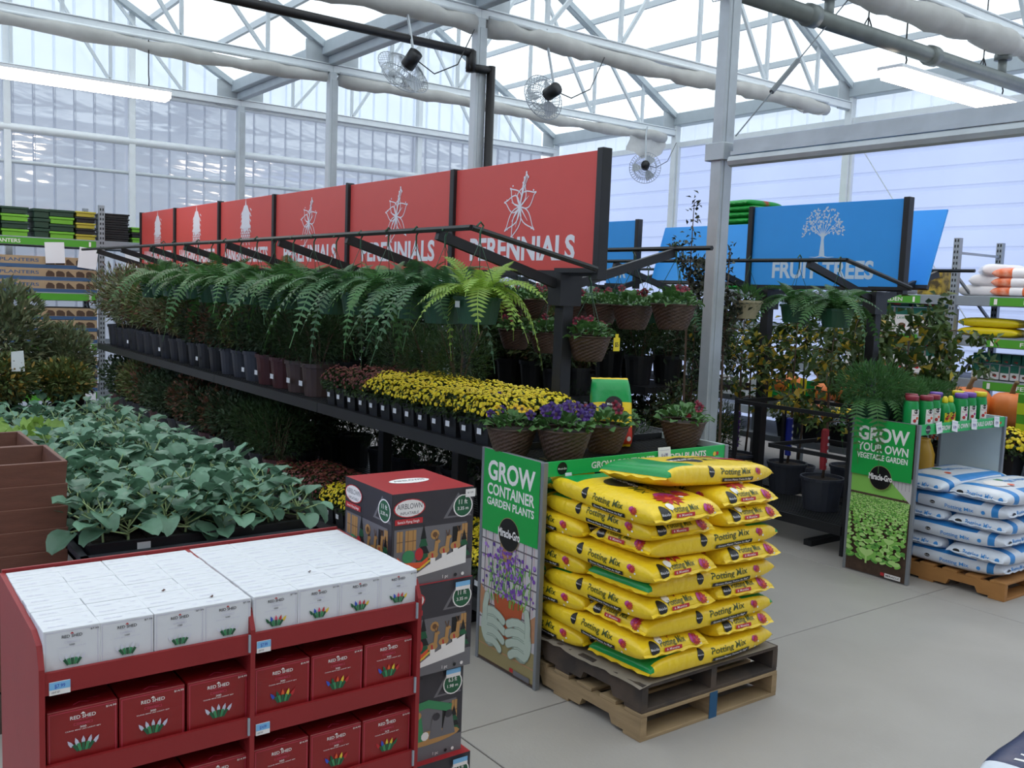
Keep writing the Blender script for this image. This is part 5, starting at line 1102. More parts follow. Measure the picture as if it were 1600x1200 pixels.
while x > -13.6:
    potted(x, 3.40, .242, 0 if k % 5 else 2, R.choice([1, 1, 0, 4]) if k > 1 else 3, 'potted evergreen shrub, %s from the near end of the lower shelf row' % ORD[k], 'shrubs along the lower shelf', R.uniform(.98, 1.12), 1 if k in (2, 5) else None, 1.1)
    if k % 2 == 0: potted(x - .2, 3.72, .242, 0, 1, 'potted shrub, %s from the near end, back row of the lower shelf' % ORD[k // 2], 'back row shrubs on the lower shelf', 1.1, None, 1.15)
    x -= .36; k += 1
# chrysanthemums
def mumset(mb, n=190, r=.125):
    P, d = ball_pts(420, r, .085, .175, .4); P[:, 2] = np.maximum(P[:, 2], .12); V, T = leaf_tris(P, d + NR.normal(size=(420, 3)) * .5, .03, .018); lf = trimesh('foliage', V, T, [M_MUML])
    d = norm(NR.normal(size=(n, 3)) + np.array([0, 0, .55])); d = d[d[:, 2] > -.1]; P = d * np.array([r * 1.02, r * 1.02, .098]) + np.array([0, 0, .18]); P += NR.normal(size=P.shape) * .006; V = []; F = []
    for p, nn in zip(P, d):
        a = norm(np.cross(nn, [.3, .5, .8])); b = np.cross(nn, a); s = NR.uniform(.009, .0145); k = len(V); V.append(p + nn * .007)
        for i in range(6): an = i * math.pi / 3; V.append(p + (a * math.cos(an) + b * math.sin(an)) * s)
        F += [(k, k + 1 + i, k + 1 + (i + 1) % 6) for i in range(6)]
    return lf, trimesh('blossoms', V, F, [mb])
q = MB(); s_ = .058; V = [(sx * a, sy * a, z) for a, z in ((.056, 0), (.072, .13), (.076, .13), (.076, .14), (.068, .14), (.066, .12)) for sx, sy in ((-1, -1), (1, -1), (1, 1), (-1, 1))]
F = [(3, 2, 1, 0)] + [(i * 4 + k, i * 4 + (k + 1) % 4, i * 4 + 4 + (k + 1) % 4, i * 4 + 4 + k) for i in range(5) for k in range(4)] + [(20, 21, 22, 23)]
MUMPOT = newmesh('pot', V, F, [M_POTK]); MU = {'yellow': mumset(M_MUMY), 'rust': mumset(M_MUMR, 150), 'orange': mumset(M_MUMO, 170), 'bud': mumset(M_MUMR, 60)}
def mum(x, y, z, kind, lab, grp, tg=False, s=1.0):
    t = thing('potted_mum', lab, 'flower pot', (x, y, z), R.choice([0, 1.5708, 3.1416, -1.5708]), grp, s); ob('pot', MUMPOT, t); a = R.uniform(0, 6.3)
    ob('foliage', MU[kind][0], t, (0, 0, 0), (0, 0, a)).__setitem__('kind', 'stuff'); ob('blossoms', MU[kind][1], t, (0, 0, 0), (0, 0, a)).__setitem__('kind', 'stuff')
    if tg: c = ob('price_tag', MTAG, t); c.matrix_local = Matrix.Rotation(-t.rotation_euler.z, 4, 'Z') @ Matrix.Translation((0.0, -.0765, .06))
    return t
q = MB(); q.bb(-.02, .02, -.004, -.002, 0, .032); MTAG = q.mesh('price_tag', M_TAG)
def mumrow(x0, x1, ys_, z, kindf, where, grp, step=.172):
    n = int((x1 - x0) / step)
    for i in range(n):
        for j_, y in enumerate(ys_):
            x = x1 - step * i - R.uniform(-.008, .008); kd = kindf(x, j_)
            lab = '%s mum, %s from the near end in the %s file of the %s' % (kd + ('-coloured' if kd == 'rust' else ''), ORD[i], ['front', 'second', 'third', 'rear'][j_], where)
            mum(x, y, z, kd, lab, grp if j_ == 0 else grp + ', rear rows', j_ == 0, R.uniform(.98, 1.1))
mumrow(-7.02, -4.62, (3.30, 3.47, 3.64, 3.81), 1.172, lambda x, j_: 'yellow' if x > -6.15 - .10 * j_ + (.0 if j_ < 2 else .25) else 'rust', 'upper shelf', 'mums on the upper shelf')
mumrow(-7.95, -4.6, (3.30, 3.47, 3.64), .242, lambda x, j_: 'yellow' if x > -6.72 else 'rust', 'lower shelf', 'mums on the lower shelf')
# dark climbing vines
VF = foliage('foliage', 900, .10, .42, .55, .045, .02, M_SHR2, .1, -.1); VS = stems(3, .06, .95)
for k, (x, y) in enumerate(((-7.1, 3.86), (-6.7, 3.92), (-6.3, 4.12), (-7.5, 4.0), (-7.9, 4.0), (-6.75, 4.25))):
    t = thing('climbing_vine', 'dark narrow climbing vine in a pot, %s behind the mums' % ORD[k], 'vine', (x, y, 1.172), k, 'dark vines behind the mums'); ob('pot', POTS[4], t); ob('stems', VS, t); ob('foliage', VF, t).__setitem__('kind', 'stuff')

# woven baskets with pansies
def basketmesh():
    n, rows = 56, 14; V = []; F = []
    for i in range(rows + 1):
        z = .155 * i / rows; r = .085 + .055 * (i / rows) ** .8
        for k in range(n): V.append(((r + (.0025 if (i + k // 2) % 2 else -.001)) * math.cos(2 * math.pi * k / n), (r + (.0025 if (i + k // 2) % 2 else -.001)) * math.sin(2 * math.pi * k / n), z))
    for i in range(rows):
        for k in range(n): k2 = (k + 1) % n; F.append((i * n + k, i * n + k2, (i + 1) * n + k2, (i + 1) * n + k))
    F.append(tuple(reversed(range(n)))); return newmesh('basket', V, F, [M_WICK])
BSK = basketmesh(); q = MB(); q.tube([(.141 * math.cos(2 * math.pi * k / 28), .141 * math.sin(2 * math.pi * k / 28), .156) for k in range(29)], .006, 6, caps=False); RIM = q.mesh('rim', M_WICK, True)
BSOIL = soil(.135, .14); HW_B = hang_wires(.155, .138, .50)
def panleaf(seed):
    r = np.random.default_rng(seed); V = []; F = []; L, W_ = .062, .042; ts = (0, .3, .65, 1.0); ws = (.12, .8, 1.0, .15)
    for t, w_ in zip(ts, ws):
        for s in (-1, 0, 1): V.append((L * t, s * W_ * .5 * w_, .02 * math.sin(t * 2.6) - (.0 if s else .008) + .004 * r.normal()))
    for i in range(3):
        for s in range(2): a = i * 3 + s; F += [(a, a + 3, a + 4), (a, a + 4, a + 1)]
    return trimesh('leaf', V, F, [M_PANL], smooth=True)
PL = [panleaf(s) for s in range(3)]
def blossom(m, eye):
    V = []; F = []; M = []
    for k in range(5):
        a = math.pi / 2 + k * 2 * math.pi / 5; c, s = math.cos(a), math.sin(a); b = len(V); V.append((0, 0, .003)); N = 7
        for i in range(N): t = a + (i / (N - 1) - .5) * 1.75; rr = .027 * (.55 + .45 * math.sin(math.pi * i / (N - 1))); V.append((rr * math.cos(t), rr * math.sin(t), .006 * math.sin(i * 1.7 + k) + .004))
        F += [(b, b + 1 + i, b + 2 + i) for i in range(N - 1)]; M += [0] * (N - 1)
    b = len(V); V.append((0, 0, .011)); V += [(.009 * math.cos(i * 1.047), .010 * math.sin(i * 1.047) - .002, .0095) for i in range(6)]; F += [(b, b + 1 + i, b + 1 + (i + 1) % 6) for i in range(6)]; M += [1] * 6
    return trimesh('blossom', V, F, [m, eye], M)
BLO = {'purple': blossom(M_PANP, M_PANC), 'yellow': blossom(M_PANY, M_PANC), 'wine': blossom(M_PANR, M_PANC), 'lilac': blossom(M_PANV, M_PANY)}
PANF = foliage('foliage', 260, .13, .06, .18, .05, .035, M_PANL, .3, .4)
def basket(x, y, z, cols, lab, grp, hung=False, near=True, s=1.0, seed=0, dense=8):
    r = random.Random(seed + 50); t = thing('pansy_basket', lab, 'flower basket', (x, y, z), r.uniform(0, 6), grp, s); ob('basket', BSK, t); ob('rim', RIM, t); ob('soil', BSOIL, t)
    if hung: ob('hanger_wire', HW_B, t)
    if near:
        for k in range(52):
            a = 2.4 * k; rr = .14 * math.sqrt((k + .5) / 52); e_ = rr / .14
            ob('leaf', r.choice(PL), t, (rr * math.cos(a), rr * math.sin(a), .155 + .055 * (1 - e_ * e_) + r.uniform(-.01, .012)), (r.uniform(-.4, .4), -1.0 + 1.1 * e_ + r.uniform(-.3, .3), a + r.uniform(-.7, .7)), r.uniform(.85, 1.25))
    else: ob('foliage', PANF, t).__setitem__('kind', 'stuff')
    for k in range(dense):
        a = r.uniform(0, 6.28); rr = .13 * math.sqrt(r.random()); c = r.choice(cols); q = ob('blossom', BLO[c], t, (rr * math.cos(a), rr * math.sin(a), .225 + .05 * (1 - rr / .13) + r.uniform(0, .03)), (0, 0, 0), r.uniform(.95, 1.3))
        wd = t.rotation_euler.z; face = Vector((.75, -.45, .35 + r.uniform(-.2, .4))); face.rotate(Euler((0, 0, -wd))); face.rotate(Euler((0, 0, r.uniform(-.8, .8)))); q.rotation_euler = face.to_track_quat('Z', 'Y').to_euler()
    return t
G1 = 'pansy baskets standing on the display'
basket(-4.16, 3.12, 1.191, ['yellow', 'yellow', 'yellow', 'purple'], 'yellow pansy basket with dark eyes at the left end of the display top', G1, seed=1, dense=8)
basket(-3.92, 3.30, 1.191, ['purple'], 'purple pansy basket in front, second from the left on the display top', G1, seed=2, dense=20, s=1.08)
basket(-4.03, 3.70, 1.191, ['wine', 'wine', 'purple'], 'wine-red pansy basket in front of the standing yellow and green bag', G1, seed=3, dense=8)
basket(-3.98, 4.30, 1.191, ['wine'], 'leafy basket with one red flower alone at the right end of the display top', G1, seed=4, dense=3)
basket(-4.32, 4.10, 1.191, ['wine'], 'small dark basket behind the standing yellow and green bag', G1, seed=5, dense=5, s=.8)
basket(-4.75, 3.45, 1.172, ['purple', 'lilac', 'purple', 'yellow'], 'purple and lilac pansy basket on the bench end behind the purple one', G1, seed=6, dense=14)
G2 = 'hanging pansy baskets over the aisle'
for k, (x, y, z, s_, n_) in enumerate(((-4.78, 5.0, 1.87, 1.15, 'first'), (-5.2, 5.0, 1.85, 1.12, 'second'), (-5.55, 5.0, 1.87, 1.0, 'third'), (-5.88, 5.0, 1.86, 1.0, 'fourth'), (-6.4, 5.0, 1.88, 1.0, 'fifth'), (-6.75, 5.0, 1.88, 1.0, 'sixth'))):
    basket(x, y, z, ['wine'], 'hanging wine-red pansy basket in the upper aisle row, %s from the right' % n_, G2, True, True, s_, 20 + k, 3)
for k, (x, y, z, s_, n_) in enumerate(((-4.72, 4.15, 1.66, 1.05, 'right one with the yellow ticket'), (-6.16, 4.95, 1.60, 1.08, 'middle one behind the bench post'), (-6.60, 4.95, 1.60, 1.08, 'left one'))):
    basket(x, y, z, ['wine'], 'lower hanging pansy basket over the aisle, %s' % n_, G2, True, True, s_, 30 + k, 4)
q = MB(); q.bb(-.001, .001, -.028, .028, 0, .09); q.bb(-.001, .001, -.014, .014, .09, .115); o = ob('yellow_ticket', q.mesh('yellow_ticket', mat('ticket_yellow', '#e8cf1e', .5)), None, (-4.62, 4.31, 1.73)); tag(o, 'yellow sale ticket hanging beside a lower pansy basket', 'ticket')
d = D2(); d.text('$5', 0, .03, .03, 1, .03); ob('print', d.mesh('print', [C_BLK, C_BLK], lambda u, v, o_: (.001 + o_, u, v)), o)
# standing potting bag on the display
b = Bag(.40, .25, .12, 77, .6, 7); body = b.mesh('soil_bag', [Y_, G_, mat('red_print_film', '#c8382a', .35)], lambda u, th: 1 if u > .18 else (2 if u < -.55 else 0))
o = ob('soil_bag', body, None, (-4.20, 3.90, 1.395)); nv = Vector((.86, -.42, .28)).normalized(); uv_ = (Vector((0, 0, 1)) - nv * nv.z).normalized(); yv = nv.cross(uv_); o.rotation_euler = Matrix((uv_, yv, nv)).transposed().to_euler(); tag(o, 'upright green-topped yellow soil bag standing among the baskets on the display', 'soil bag')
d = D2(); d.disc(.0, .035, .055, B_['blk'], 18, .05, 3); d.text('Miracle-Gro', .0, .03, .014, B_['wht'], .085); d.text('Potting Mix', 0, -.045, .026, B_['olv'], .17); daisy(d, .04, -.13, .05); daisy(d, -.05, -.15, .04)
tf = b.top(); ob('front_print', d.mesh('front_print', BM, lambda u, v, o_: tf(v, -u, o_), .0004, .003), o)

# ------------------------------------------------------------------ vegetable table with seedlings
M_TABLE = mat('table_grey', '#3d3f45', .6, var=.1); TZ = .86
t = thing('plant_table', 'long dark metal table carrying the vegetable seedling trays on the left', 'table', (0, 0, 0))
q = MB(); q.bb(-10.0, -4.36, .93, 2.06, TZ - .05, TZ - .03); q.bb(-10.0, -4.36, .93, .96, TZ - .05, TZ); q.bb(-10.0, -4.36, 2.03, 2.06, TZ - .05, TZ); q.bb(-4.39, -4.36, .93, 2.06, TZ - .05, TZ); o = ob('table_top', q.mesh('table_top', M_TABLE), t)
q = MB()
for k in range(40): q.bb(-9.95 + .14 * k, -9.87 + .14 * k, .96, 2.03, TZ - .03, TZ - .022)
o = ob('slats', q.mesh('slats', M_TABLE), t); o['kind'] = 'stuff'
for x in (-4.5, -6.4, -8.2, -9.9):
    for y in (1.0, 1.98):
        q = MB(); q.bb(x - .025, x + .025, y - .025, y + .025, 0, TZ - .05); ob('leg', q.mesh('leg', M_TABLE), t)
def big_leaf(seed, m, L=.15, W_=.11, pet=.10, curl=1.0, frill=0.0):
    r = np.random.default_rng(seed); V = []; F = []; nu, nv = 6, 5
    for i in range(nu):
        t = i / (nu - 1); w_ = W_ * .5 * (math.sin(math.pi * (t * .80 + .12)) ** .6) * (1 if i else .25)
        for j_ in range(nv):
            s = j_ / (nv - 1) * 2 - 1; x = pet + L * t; z = .35 * (pet + L * t) - curl * .55 * (t * L) ** 2 / L + abs(s) * .22 * w_ - .012 * (1 - abs(s)) + r.normal() * .003 + frill * math.sin(s * 9 + i * 2) * abs(s); V.append((x, s * w_, z))
    for i in range(nu - 1):
        for j_ in range(nv - 1): a = i * nv + j_; F += [(a, a + nv, a + nv + 1), (a, a + nv + 1, a + 1)]
    MI = [0] * len(F); b = len(V)
    for t in (0, .5, 1):
        x = pet * 1.1 * t; z = .35 * x + .0; 
        for s in ((0, -.004, -.003), (0, .004, -.003), (0, 0, .004)): V.append((x, s[1], z + s[2]))
    for i in range(2):
        for k in range(3): a = b + i * 3 + k; a2 = b + i * 3 + (k + 1) % 3; F += [(a, a + 3, a2 + 3), (a, a2 + 3, a2)]; MI += [1, 1]
    return trimesh('leaf', V, F, [m, M_STEM], MI, True)
CL = [big_leaf(1, M_COLL, .125, .115), big_leaf(2, M_COLL, .11, .12, .12, 1.9), big_leaf(3, M_COLL, .14, .12, .09, .6, .005), big_leaf(4, M_COLL, .10, .09, .14, 1.0)]
LL = [big_leaf(5, M_LETT, .13, .12, .04, .4, .012), big_leaf(6, M_LETT, .15, .10, .05, .1, .01)]
TRM = MB(); tw, tl = .27, .52
TRM.bb(-tw, tw, -tl / 2, tl / 2, 0, .004)
for a in (-1, 1):
    TRM.bb(a * tw - .004, a * tw + .004, -tl / 2, tl / 2, 0, .055); TRM.bb(-tw, tw, a * tl / 2 - .004, a * tl / 2 + .004, 0, .055)
    TRM.bb(a * tw - .012, a * tw + .012, -tl / 2 - .012, tl / 2 + .012, .05, .056); TRM.bb(-tw, tw, a * tl / 2 - .012, a * tl / 2 + .012, .05, .056)
TRAYM = TRM.mesh('tray', M_POTK)
q = MB()
for i in range(6):
    for j_ in range(6):
        x, y = -tw + .045 + .09 * i, -tl / 2 + .043 + .087 * j_; q.bb(x - .04, x + .04, y - .039, y + .039, .004, .044)
CELLM = q.mesh('cells', M_SOILM)
def seedling(x, y, z, kind, lab, grp, s=1.0, n=8):
    t = thing('collard_plant' if kind == 'c' else 'lettuce_plant', lab, 'vegetable plant', (x, y, z), R.uniform(0, 6.28), grp, s)
    hs = R.uniform(.02, .16) if kind == 'c' else .02
    q = SEEDST if kind == 'c' else None
    if q: ob('stem', q, t, (0, 0, 0), (R.uniform(-.15, .15), R.uniform(-.15, .15), 0), (1, 1, hs / .1 + .2))
    for k in range(n):
        a = 2.39996 * k + R.uniform(-.25, .25); e_ = k / n; ob('leaf', R.choice(CL if kind == 'c' else LL), t, (0, 0, (hs + .01) * (.35 + .65 * e_)), (R.uniform(-.25, .25), (.20 - 1.0 * e_ if kind == 'c' else -.2 - .8 * e_) + R.uniform(-.2, .2), a), R.uniform(.75, 1.15) * (1 - .25 * e_))
    return t
q = MB(); q.tube([(0, 0, 0), (.006, .003, .06), (0, 0, .12)], [.006, .005, .004], 5); SEEDST = q.mesh('stem', M_STEM)
rows = 8
for i in range(rows):
    for j_ in range(2):
        cx, cy = -4.70 - i * .56, 1.245 + .54 * j_; zt = TZ - .021
        o = ob('seedling_tray', TRAYM, None, (cx, cy, zt), (0, 0, R.uniform(-.02, .02))); tag(o, 'black seedling tray, %s from the near end in the %s row on the vegetable table' % (ORD[i], ['left', 'right'][j_]), 'tray', 'seedling trays on the table'); c = ob('cells', CELLM, o); c['kind'] = 'stuff'
        if i == 0 and j_ == 0: q = MB(); q.bb(.283, .285, -.06, .0, .012, .045); ob('price_tag', q.mesh('price_tag', M_TAG), o)
        kind = 'c'
        near = i < 4
        for a in range(4 if near else 3):
            for b_ in range(4 if near else 3):
                n_ = 4 if near else 3; px, py = cx - .20 + .4 * a / (n_ - 1) + R.uniform(-.03, .03), cy - .20 + .4 * b_ / (n_ - 1) + R.uniform(-.03, .03)
                kind = 'l' if (i == 4 and j_ == 0 and b_ < 2) else 'c'
                seedling(px, py, zt + .044, kind, '%s, %s plant in the %s file, %s tray of the %s row' % ('bluish collard' if kind == 'c' else 'lime lettuce', ORD[3 - a if near else 2 - a], ORD[b_], ORD[i], ['left', 'right'][j_]), 'seedlings in tray %s of the %s row' % (ORD[i], ['left', 'right'][j_]), R.uniform(.8, 1.12) * (1 if kind == 'c' else 1.25) * (.85 if (not near and kind == 'c') else 1), 9 if near else 7)
# shrubs at the far end of the table
SB1 = foliage('foliage', 2600, .32, .42, .62, .075, .028, M_SHR3, .15, .5); SB2 = foliage('foliage', 1800, .28, .2, .38, .06, .03, M_SHR, .2, .4, mat('ochre_flower', '#94762e', .6, isl=.3), .18); SB3 = foliage('foliage', 900, .2, .16, .3, .06, .02, mat('purple_leaf', '#46323f', .6, isl=.4), .2, .4)
for k, (x, y, f_, s_, lb) in enumerate(((-9.2, 1.32, SB1, 1.15, 'tall grey-green shrub at the left edge beyond the collards'), (-9.3, 1.85, SB1, .8, 'smaller grey-green shrub beside the tall one beyond the collards'), (-8.75, 1.25, SB2, 1.0, 'low shrub with ochre flowers at the left edge behind the collards'), (-8.9, 1.75, SB2, .9, 'low ochre-flowered plant in front of the smaller grey-green shrub'), (-9.6, 2.0, SB3, .9, 'small dark purple plant at the far right corner of the vegetable table'))):
    t = thing('potted_shrub', lb, 'shrub', (x, y, TZ - .02), k, None, s_); ob('pot', POTS[4], t); ob('foliage', f_, t).__setitem__('kind', 'stuff')
    if k == 2: q = MB(); q.add([(0, -.05, 0), (0, .05, 0), (0, .04, .17), (0, -.05, .16), (.002, -.05, 0), (.002, .05, 0), (.002, .04, .17), (.002, -.05, .16)], [(0, 1, 2, 3), (7, 6, 5, 4), (0, 4, 5, 1), (1, 5, 6, 2), (2, 6, 7, 3), (3, 7, 4, 0)]); c = ob('plant_tag', q.mesh('plant_tag', M_TAG), t); c.matrix_local = Matrix.Rotation(-2.0, 4, 'Z') @ Matrix.Translation((.2, .10, .46))

# nested square wooden planters
M_PLANT = mat('planter_stain', '#6e4638', .6, var=.2, scale=7, stretch=(1, 1, 6), bump=.15, bscale=40); M_LINER = mat('black_liner', '#17181a', .6)
def planter(x, y, z, lab, grp, w_=.50, h_=.11):
    t = thing('wooden_planter', lab, 'planter', (x, y, z), R.uniform(-.006, .006), grp); a = w_ / 2
    for k in range(4):
        q = MB(); q.add([(-a, -a, h_), (a, -a, h_), (a * .965, -a * .965, .0), (-a * .965, -a * .965, 0), (-a + .02, -a + .02, h_), (a - .02, -a + .02, h_), (a * .965 - .02, -a * .965 + .02, 0), (-a * .965 + .02, -a * .965 + .02, 0)], [(3, 2, 1, 0), (4, 5, 6, 7), (0, 1, 5, 4), (2, 3, 7, 6), (1, 2, 6, 5), (3, 0, 4, 7)])
        ob('board', q.mesh('board', M_PLANT, bevel=.002), t, (0, 0, 0), (0, 0, k * math.pi / 2))
    return t
for k in range(10):
    planter(-4.90, .685, .20 + .104 * k, 'brown wooden planter, %s from the top of the front stack at the left edge' % ORD[9 - k], 'stacked wooden planters at the left edge')
for k in range(10):
    planter(-5.46, .66, .19 + .104 * k, 'brown wooden planter, %s from the top of the rear stack at the left edge' % ORD[9 - k], 'rear stack of wooden planters at the left edge')
for xx in (-4.90, -5.46):
    q = MB(); q.bb(-.21, .21, -.21, .21, .80, .985); o = ob('liner', q.mesh('liner', M_LINER), None, (xx, .675, .16)); tag(o, 'black plastic liner inside the topmost planter of the %s stack' % ('front' if xx > -5 else 'rear'), 'liner')
    q = MB(); q.bb(-.24, .24, -.24, .24, 0, .19); o = ob('stack_base', q.mesh('stack_base', M_WOODD), None, (xx, .675, 0)); tag(o, 'low wooden base under the %s stack of planters' % ('front' if xx > -5 else 'rear'), 'base')

# ------------------------------------------------------------------ fruit tree aisle
def tree(x, y, z, h, spread, n, lm, lab, grp, seed, leaf=(.075, .045), tagc=None, m2=None, f2=0, twig=False, crown0=.45):
    r = np.random.default_rng(seed); rr = random.Random(seed); t = thing('potted_tree', lab, 'tree', (x, y, z), 0, grp)
    ob('pot', TREEPOT, t); ob('soil', TSOIL, t); q = MB(); pts = [(0, 0, .25), (.02, .01, h * .3), (-.01, .02, h * .62), (.02, 0, h * .98)]; q.tube(pts, [.013, .012, .009, .003], 6)
    LP = []
    for k in range(9 if not twig else 5):
        a = rr.uniform(0, 6.28); z0 = h * (crown0 + (1 - crown0) * .85 * k / 9); L = spread * rr.uniform(.6, 1.1); up = .35 if not twig else 2.2; dr = -.35 if not twig else 0
        p = [(0, 0, z0)] + [(math.cos(a) * L * s_, math.sin(a) * L * s_, z0 + L * (up * s_ + dr * s_ * s_ * 1.6)) for s_ in (.35, .7, 1.0)]; q.tube(p, [.006, .005, .004, .002], 4, caps=False); LP.append(np.array(p))
    ob('trunk', q.mesh('trunk', M_BARK, True), t)
    LP.append(np.array([(0, 0, h * crown0), (-.01, .02, h * .8), (.02, 0, h)])); P = []
    for k in range(n):
        c = LP[rr.randrange(len(LP))]; s_ = rr.random() ** .7 * (len(c) - 1); i = min(int(s_), len(c) - 2); P.append(c[i] + (c[i + 1] - c[i]) * (s_ - i) + r.normal(size=3) * (.045 if not twig else .03))
    P = np.array(P); D = r.normal(size=(n, 3)) + np.array([0, 0, -.6 if not twig else .3]); V, T = leaf_tris(P, D, leaf[0] * r.uniform(.6, 1.25, n), leaf[1] * r.uniform(.7, 1.2, n))
    mi = np.repeat((r.random(n) < f2).astype(int), 1); mi = np.concatenate([mi[:, None], mi[:, None]], 1).ravel() if m2 else None
    o = ob('foliage', trimesh('foliage', V, T, [lm, m2] if m2 else [lm], mi), t); o['kind'] = 'stuff'
    if tagc:
        q = MB(); q.lathe([(.03, .36), (.035, .5), (.034, .72), (.02, .73)], 8); c = ob('wrap_label', q.mesh('wrap_label', tagc), t); 
        d = D2(); 
        for k in range(5): d.rect(-.012, .40 + .06 * k, .012, .425 + .06 * k, 0)
        ob('label_print', d.mesh('label_print', [M_TAG], lambda u, v, o_: (.036 + o_, u, v)), c)
    return t
q = MB(); q.lathe([(.15, 0), (.185, .27), (.195, .27), (.195, .295), (.18, .295), (.175, .27), (0, .26)], 20); TREEPOT = q.mesh('pot', M_POTN); TSOIL = soil(.172, .268)
TC = {'red': mat('label_red', '#a83038', .45), 'purple': mat('label_purple', '#54297e', .45), 'blue': mat('label_blue', '#22309a', .45)}
G3 = 'potted fruit trees under the blue sign'
tree(-5.02, 7.28, .252, 1.75, .45, 300, M_TREEL, 'young fruit tree with red trunk label, nearest pot on the low deck', G3, 1, (.095, .055), TC['red'], M_TREEY, .18)
tree(-5.66, 7.62, .252, 1.8, .45, 300, M_TREEL, 'young fruit tree with blue trunk label behind the red-labelled one', G3, 2, (.09, .05), TC['blue'], M_TREEY, .32)
tree(-6.25, 7.55, .252, 1.9, .5, 320, M_TREEL, 'young fruit tree with purple label beside the black bench post', G3, 3, (.08, .045), TC['purple'], M_TREEY, .18)
tree(-5.25, 8.05, .252, 1.95, .55, 380, M_TREEL, 'bushy fruit tree with purple label behind the near black post', G3, 4, (.10, .07), TC['purple'], M_TREEY, .12)
tree(-6.45, 7.05, .252, 1.75, .4, 320, M_SHR2, 'slim tree with red label just right of the grey roof post', G3, 5, (.08, .035), TC['red'])
tree(-4.78, 8.1, .252, 1.9, .5, 380, M_TREEL, 'broad-leaved tree at the right end of the blue sign', G3, 6, (.12, .09), None, M_TREEY, .12)
tree(-6.85, 7.7, .252, 1.9, .55, 420, M_SHR2, 'dark leafy tree behind the cream hanging pot', G3, 7, (.09, .04), TC['purple'], M_TREEY, .05)
tree(-5.75, 6.18, 0.0, 3.0, .17, 460, M_TWIGL, 'tall twiggy sapling with tiny dark leaves left of the grey roof post', 'twiggy saplings', 8, (.055, .032), None, None, 0, True, .62)
tree(-5.55, 6.45, 0.0, 2.6, .18, 420, M_TWIGL, 'twiggy sapling with tiny dark leaves right of the grey roof post', 'twiggy saplings', 9, (.055, .032), None, None, 0, True, .62)
for k, (x, y) in enumerate(((-5.7, 8.75), (-6.4, 8.8), (-7.1, 8.75), (-7.9, 8.8), (-8.7, 8.8), (-4.9, 8.8))): tree(x, y, 0, 2.25, .5, 620, M_TREEL, 'tall leafy potted tree on the floor behind the fruit tree bench, %s from the right' % ORD[(k + 1) % 6], 'trees behind the fruit tree bench', 20 + k, (.10, .06), None, M_TREEY, .04, False, .60)
# hanging pots on the blue-sign rail
fern(-4.56, 6.65, 1.91, M_FERN, 34, 'hanging green fern, right one of two below the blue fruit trees sign', 'hanging ferns below the blue sign', .98, 60)
fern(-4.95, 6.65, 1.93, M_FERN, 34, 'hanging green fern, left one of two below the blue fruit trees sign', 'hanging ferns below the blue sign', .98, 61)
for k in range(11): fern(-6.3 - .42 * k, 6.65, 1.84, M_FERNB, 18, 'hanging fern behind the grey roof post, %s from the right along the rear rail' % ORD[k], 'hanging ferns along the rear rail', 1.1, 80 + k)
for k in range(12): fern(-7.3 - .45 * k, 5.0, 1.84, M_FERNB, 16, 'hanging fern far down the aisle rail, %s beyond the pansy baskets' % ORD[k], 'hanging ferns beyond the pansy baskets', 1.1, 100 + k)
t = thing('cream_pot', 'cream hanging pot beside the grey roof post', 'hanging pot', (-5.47, 6.65, 1.94)); q = MB(); q.lathe([(.09, 0), (.125, .14), (.135, .14), (.135, .16), (.122, .16), (.115, .14), (0, .135)], 20); ob('pot', q.mesh('pot', mat('cream_plastic', '#b9ad8c', .5)), t); ob('hanger_wire', hang_wires(.16, .125, .5), t); ob('foliage', foliage('foliage', 220, .11, .06, .2, .07, .012, M_FERN, .3, .8), t).__setitem__('kind', 'stuff')
# asparagus-like ferns behind the bottles
AF = foliage('foliage', 2600, .24, .16, .24, .05, .007, M_FERN, .2, .5)
for k, (x, y, z, s_, lb) in enumerate(((-4.22, 6.72, 1.191, 1.15, 'large feathery fern hanging over the corner of the second display'), (-4.20, 7.1, 1.191, .85, 'feathery fern behind the red-capped bottles'), (-4.22, 7.45, 1.191, .8, 'feathery fern behind the purple-capped bottles'), (-4.24, 7.75, 1.191, .7, 'feathery fern behind the yellow-capped bottles'))):
    t = thing('feathery_fern', lb, 'fern', (x, y, z), k, None, s_); ob('pot', POT_F, t); ob('foliage', AF, t).__setitem__('kind', 'stuff')
    if k == 0:
        for i, (a, l) in enumerate(((-.9, 1.0), (-.2, .9), (-1.5, .9), (.5, .8), (-2.2, .8))): ob('frond', FR['fern_green'][4], t, (.05 * math.cos(a), .05 * math.sin(a), .15), (0, .35, a), l)
